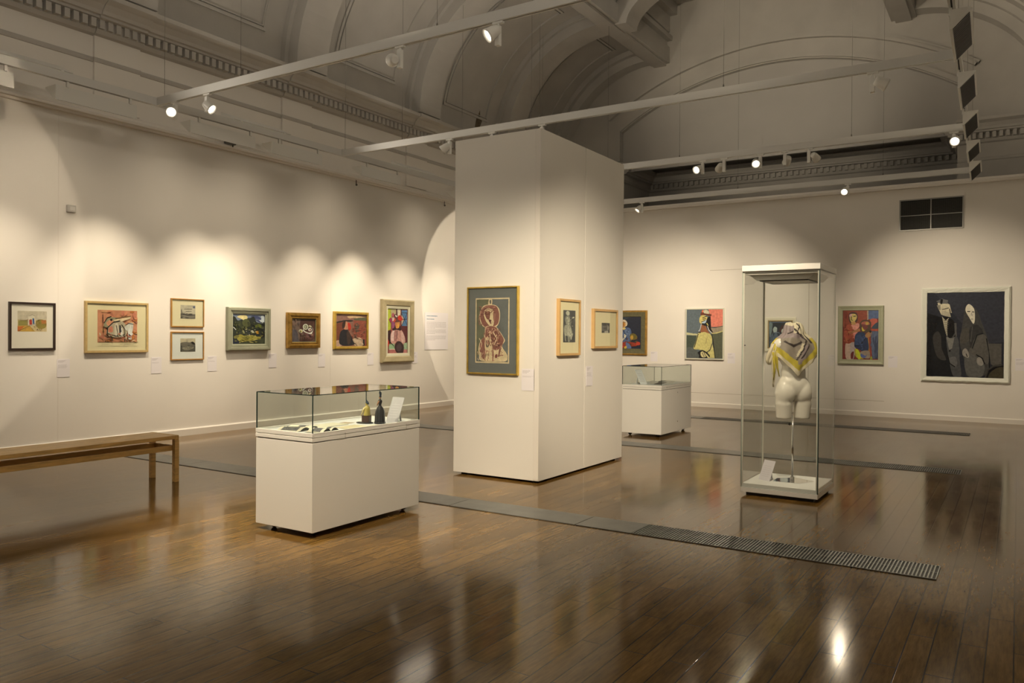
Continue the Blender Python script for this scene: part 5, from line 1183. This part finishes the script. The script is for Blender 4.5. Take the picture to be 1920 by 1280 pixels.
sh = [('p', DR, [(0, 0), (70, 0), (70, 22), (0, 100)]), ('p', RB, [(0, 0), (68, 0), (68, 26), (30, 40), (0, 30)]), ('p', (84, 100, 132), [(72, 0), (100, 0), (100, 16), (84, 18), (72, 18)]), ('p', (176, 150, 120), [(68, 0), (72, 0), (72, 18), (69, 20)]), ('b', (186, 88, 70), [(78, 18), (94, 17), (96, 24), (84, 34), (76, 32)]), ('b', (54, 66, 78), [(82, 34), (92, 26), (100, 25), (100, 36), (84, 37)]), ('p', (170, 78, 54), [(80, 37), (100, 38), (100, 42), (80, 41)]), ('p', (90, 98, 118), [(78, 42), (100, 42), (100, 98), (84, 98)]), ('p', (64, 70, 92), [(84, 56), (100, 50), (100, 98), (92, 98)]),
      ('p', (146, 66, 50), [(70, 52), (78, 50), (84, 98), (76, 98)]), ('l', (180, 140, 60), 1.2, [(72, 54), (77, 96)]), ('b', (176, 84, 60), [(6, 36), (16, 28), (30, 32), (40, 40), (34, 64), (16, 68), (4, 56)]), ('b', (226, 150, 130), [(24, 30), (44, 26), (46, 34), (36, 40), (28, 38)]), ('b', (226, 140, 124), [(30, 46), (42, 44), (38, 56), (34, 66), (30, 62)]), ('b', (176, 120, 80), [(14, 44), (36, 40), (50, 36), (48, 42), (30, 46), (18, 48)]), ('b', (160, 76, 52), [(6, 58), (28, 56), (34, 66), (20, 72), (8, 70)]),
      ('b', (84, 54, 52), [(18, 6), (28, 3), (40, 6), (42, 20), (32, 26), (22, 26), (16, 16)]), ('b', (216, 190, 110), [(20, 8), (34, 7), (40, 12), (36, 20), (28, 24), (21, 20)]), ('b', (222, 170, 160), [(19, 8), (26, 7), (24, 12), (19, 13)]), ('l', K, 1.4, [(24, 12), (24, 19), (28, 20)]), ('l', K, 1.6, [(30, 12), (37, 11)]), ('b', (196, 150, 90), [(24, 24), (34, 22), (36, 28), (26, 29)]),
      ('b', (196, 164, 140), [(8, 70), (18, 68), (30, 68), (28, 98), (10, 98)]), ('b', (178, 158, 150), [(22, 68), (36, 66), (38, 76), (32, 98), (24, 98)]), ('b', (112, 40, 40), [(24, 88), (32, 84), (30, 98), (24, 98)]), ('b', (44, 56, 84), [(36, 50), (46, 44), (62, 46), (70, 56), (74, 78), (60, 84), (44, 78), (34, 74), (34, 60)]), ('b', (56, 72, 104), [(40, 52), (54, 50), (58, 64), (44, 72), (36, 68)]), ('l', (24, 30, 46), 2, [(66, 56), (48, 72), (34, 72)]),
      ('b', (176, 156, 64), [(34, 80), (42, 80), (54, 90), (60, 98), (44, 98), (36, 92)]), ('b', (196, 196, 40), [(37, 80), (44, 80), (50, 88), (52, 98), (44, 98)]), ('b', (150, 130, 110), [(52, 84), (74, 82), (78, 94), (70, 98), (54, 94)]), ('b', (90, 100, 150), [(52, 88), (64, 92), (70, 90), (62, 97), (52, 94)]), ('b', (150, 150, 44), [(80, 94), (86, 94), (84, 99), (78, 99)]),
      ('b', (84, 64, 48), [(50, 24), (60, 19), (76, 21), (80, 28), (74, 44), (54, 44), (48, 34)]), ('b', (176, 100, 80), [(54, 24), (70, 22), (76, 28), (66, 30), (54, 29)]), ('b', (206, 180, 70), [(54, 34), (62, 32), (64, 40), (56, 42)]), ('b', (120, 60, 56), [(54, 28), (68, 30), (70, 36), (62, 40), (56, 34)]), ('b', (196, 160, 70), [(64, 24), (72, 24), (72, 28), (66, 29)]), ('b', (170, 120, 70), [(64, 50), (72, 44), (82, 44), (80, 52), (66, 56)]), ('e', K, 78, 43, 3, 2.6)] + strokes(92, 26, [(60, 76, 110), (40, 50, 78), (72, 90, 126)], (36, 50, 68, 80), (4, 10), (1, 2.5)) + strokes(93, 18, [(104, 114, 136), (76, 82, 104)], (79, 46, 99, 97), (8, 20), (1, 2.5), (70, 110)) + strokes(94, 20, [(160, 82, 58), (136, 60, 46)], (1, 1, 16, 34), (8, 18), (1, 3), (70, 110)) + strokes(91, 40, [(160, 80, 56), (140, 60, 46), (190, 110, 70)], (4, 32, 34, 66), (4, 10), (1, 2.5))
picture('painting of two women in red and blue, grey-green stepped frame, right of tall case', 'end', -2.78, -2.015, 0.933, 1.987, [(0, 0), (0, -0.05), (0.01, -0.055), (0.055, -0.045), (0.06, -0.05), (0.08, -0.05), (0.085, -0.04)], mat('frame_grey_green', pc(170, 164, 130), 0.5, noise=0.08, nscale=8), sh, DR)
D0, D1, D2, D3, D4 = (50, 50, 56), (76, 72, 68), (96, 90, 82), (40, 40, 42), (116, 108, 98)
sh = [('p', (60, 60, 66), [(10, 0), (100, 0), (100, 58), (80, 60), (50, 40)]), ('p', (30, 30, 32), [(0, 24), (22, 30), (30, 100), (0, 100)]), ('b', (64, 62, 58), [(10, 50), (18, 44), (26, 46), (32, 60), (34, 76), (24, 80), (14, 74)]), ('b', (34, 34, 36), [(12, 42), (22, 34), (30, 50), (34, 78), (40, 100), (12, 100), (6, 70)]), ('b', (66, 62, 58), [(8, 54), (14, 46), (19, 52), (20, 66), (26, 80), (14, 76)]),
      ('b', (82, 80, 78), [(26, 52), (34, 50), (42, 56), (44, 80), (46, 98), (36, 99), (30, 80)]), ('p', (196, 182, 152), [(20, 28), (29, 30), (28, 44), (27, 52), (24, 44)]), ('p', (128, 122, 112), [(26, 53), (37, 52), (34, 66), (30, 68)]), ('b', K, [(28, 32), (36, 34), (40, 48), (36, 53), (28, 52)]), ('l', (84, 80, 76), 1.4, [(37, 36), (38, 48), (34, 54)]), ('l', (110, 104, 96), 0.9, [(38.5, 36), (39, 52)]),
      ('p', (214, 198, 164), [(14, 12), (24, 11), (30, 14), (33, 24), (30, 24), (32, 29), (26, 28), (19, 26), (16, 20)]), ('p', (186, 172, 144), [(20, 21), (30, 23), (32, 29), (25, 28), (19, 26)]), ('p', (112, 108, 104), [(12, 10), (20, 7), (28, 9), (27, 13), (18, 13)]), ('b', K, [(18, 8), (21, 8), (20, 13), (18, 13)]), ('p', (150, 140, 120), [(13, 15), (18, 14), (18, 20), (16, 21)]), ('l', K, 0.8, [(20, 20), (29, 18)]), ('l', K, 0.8, [(30, 19), (31, 24)]), ('p', K, [(20, 28), (30, 29), (25, 33)])] \
     + [('l', (120, 112, 98), 0.6, [(22+i*0.4, 33+i*2.2), (29-i*0.15, 33.5+i*2.2)]) for i in range(8)] + [
      ('b', D1, [(48, 32), (50, 18), (56, 14), (66, 22), (72, 36), (78, 50), (82, 66), (82, 88), (72, 99), (54, 99), (50, 80), (44, 60), (46, 44)]), ('b', D2, [(66, 52), (76, 50), (82, 66), (80, 84), (70, 76), (56, 72), (60, 60)]), ('b', (84, 78, 70), [(46, 46), (54, 42), (58, 54), (50, 60), (44, 58)]), ('b', (100, 96, 90), [(54, 72), (66, 76), (76, 86), (72, 99), (56, 99), (50, 84)]), ('b', (60, 58, 56), [(56, 44), (66, 38), (74, 48), (64, 52), (58, 66)]), ('l', (36, 36, 38), 1.2, [(74, 48), (66, 50), (60, 66)]), ('l', (36, 36, 38), 1.2, [(78, 54), (82, 72), (82, 88)]), ('l', (90, 86, 80), 0.8, [(60, 40), (58, 58)]),
      ('p', (94, 88, 80), [(80, 60), (97, 60), (97, 90), (84, 84)]), ('b', (226, 212, 184), [(52, 16), (56, 14), (62, 20), (63, 32), (61, 37), (56, 30), (51, 22)]), ('l', K, 0.9, [(53, 22.5), (57, 22.5)]), ('l', K, 0.9, [(59, 23), (62, 23)]), ('l', (150, 140, 124), 0.6, [(58.5, 24), (59.5, 28)]), ('l', (130, 118, 108), 0.7, [(58, 31.5), (61, 31.5)]), ('b', (150, 140, 128), [(48, 68), (52, 66), (56, 72), (55, 77), (48, 74)]), ('l', K, 0.8, [(52, 72), (54, 76)]), ('b', (150, 140, 128), [(66, 78), (70, 76), (75, 82), (72, 86), (67, 84)]), ('l', K, 1.2, [(65, 73), (73, 77), (76, 84)]), ('b', (104, 100, 96), [(30, 78), (38, 76), (41, 84), (38, 88), (32, 84)]), ('l', K, 1.2, [(28, 74), (31, 84), (38, 88)]), ('e', K, 31, 69, 1.2, 1),
      ('l', (70, 66, 60), 1.6, [(77, 100), (80, 91), (87, 86), (98, 84)]), ('l', K, 1.8, [(79, 100), (82, 92), (89, 87.5), (100, 86)]), ('b', (74, 66, 50), [(81, 100), (84, 93), (92, 88), (100, 88), (100, 100), (90, 101)])]
picture('largest painting, two grey robed figures on near black, carved white frame, at the right', 'end', -1.415, -0.105, 0.668, 2.277, [(0, 0), (-0.004, -0.03), (0.02, -0.055), (0.045, -0.05), (0.07, -0.042), (0.082, -0.04), (0.085, -0.03)], M_FWHITE, sh, D0, rough=0.16, wob=0.0028)

# ------------------------------------------------------------------ wall texts
def wall_label(label, wall, a, b, z0, z1, seed, grp='small wall labels'):
    t = place('wall_label', label, 'wall label', wall, (a+b)/2, z0, grp)
    w = (b-a)/2; h = z1-z0
    bo = MB().box(-w, w, -0.004, 0, 0, h).build('board', M_PAPER, t)
    m = MB(); r = random.Random(seed)
    def line(z, x0, x1, th):
        x = x0
        while x < x1-0.004:
            e = min(x1, x+r.uniform(0.008, 0.02)); m.box(x, e, -0.0043, -0.004, z, z+th); x = e+0.003
    line(h-0.022, -w+0.012, w*0.35, 0.0042); line(h-0.032, -w+0.012, w*0.1, 0.0035); line(h-0.042, -w+0.012, -w*0.1, 0.0028)
    for i in range(r.choice((0, 2, 5))): line(h-0.07-0.009*i, -w+0.012, w-0.03*r.random()-0.012, 0.0022)
    m.build('printed_text', M_INK, bo)
    return t
for (lb, a, z1, s) in (('small white label right of the black framed village watercolour', 5.02, 1.08, 1), ('small white label right of the large orange drawing', 6.23, 1.08, 2), ('small white label right of the pair of engravings', 7.09, 1.08, 5),
        ('small white label below right of the green woodland landscape', 8.17, 1.10, 4), ('small white label below right of the still life with bowls', 9.18, 1.08, 7), ('small white label below right of the reddish seated figure', 10.34, 1.08, 8), ('small white label beside the lower edge of the portrait in pink', 11.56, 1.08, 9)):
    wall_label(lb, 'left', a, a+0.15, z1-0.215, z1, s)
wall_label('small white label on the front of the display column', 'colf', -4.06*F1, -3.915*F1, ck(0.87), ck(1.08), 10)
wall_label('small white label on the side of the display column, below the two pine frames', 'cols', 7.53*F1, 7.68*F1, ck(0.868), ck(1.081), 11)
for (lb, a, s) in (('small white label right of the figure in blue on the end wall', -6.45, 12), ('small white label right of the cloaked figure in yellow', -4.83, 13), ('small white label between the two women and the largest painting', -1.94, 14), ('small white label at the right edge of the picture, beside the carved white frame', -0.03, 15)):
    wall_label(lb, 'end', a, a+0.15, 0.888, 1.092, s)
t = place('text_panel', 'large white introduction panel with paragraphs, on the left wall beside the column', 'text panel', 'left', 12.285, 1.116, None)
t.location.x += 0.002
bo = MB().box(-0.365, 0.365, -0.006, 0, 0, 0.72).build('board', M_PAPER, t)
r = random.Random(4)
def tl(m, z, x0, x1, th, w0=0.012, w1=0.045):
    x = x0
    while x < x1-0.01:
        e = min(x1, x+r.uniform(w0, w1)); m.box(x, e, -0.0065, -0.006, z, z+th); x = e+0.008
m = MB(); tl(m, 0.645, -0.31, 0.02, 0.016); tl(m, 0.585, -0.31, -0.08, 0.014); m.build('heading', M_INKB, bo)
m = MB()
for (z0_, n) in ((0.53, 7), (0.385, 5), (0.265, 5)):
    for i in range(n): tl(m, z0_-i*0.0195, -0.31, 0.30 if i < n-1 else -0.05, 0.006, 0.012, 0.04)
m.build('printed_text', M_INK, bo)
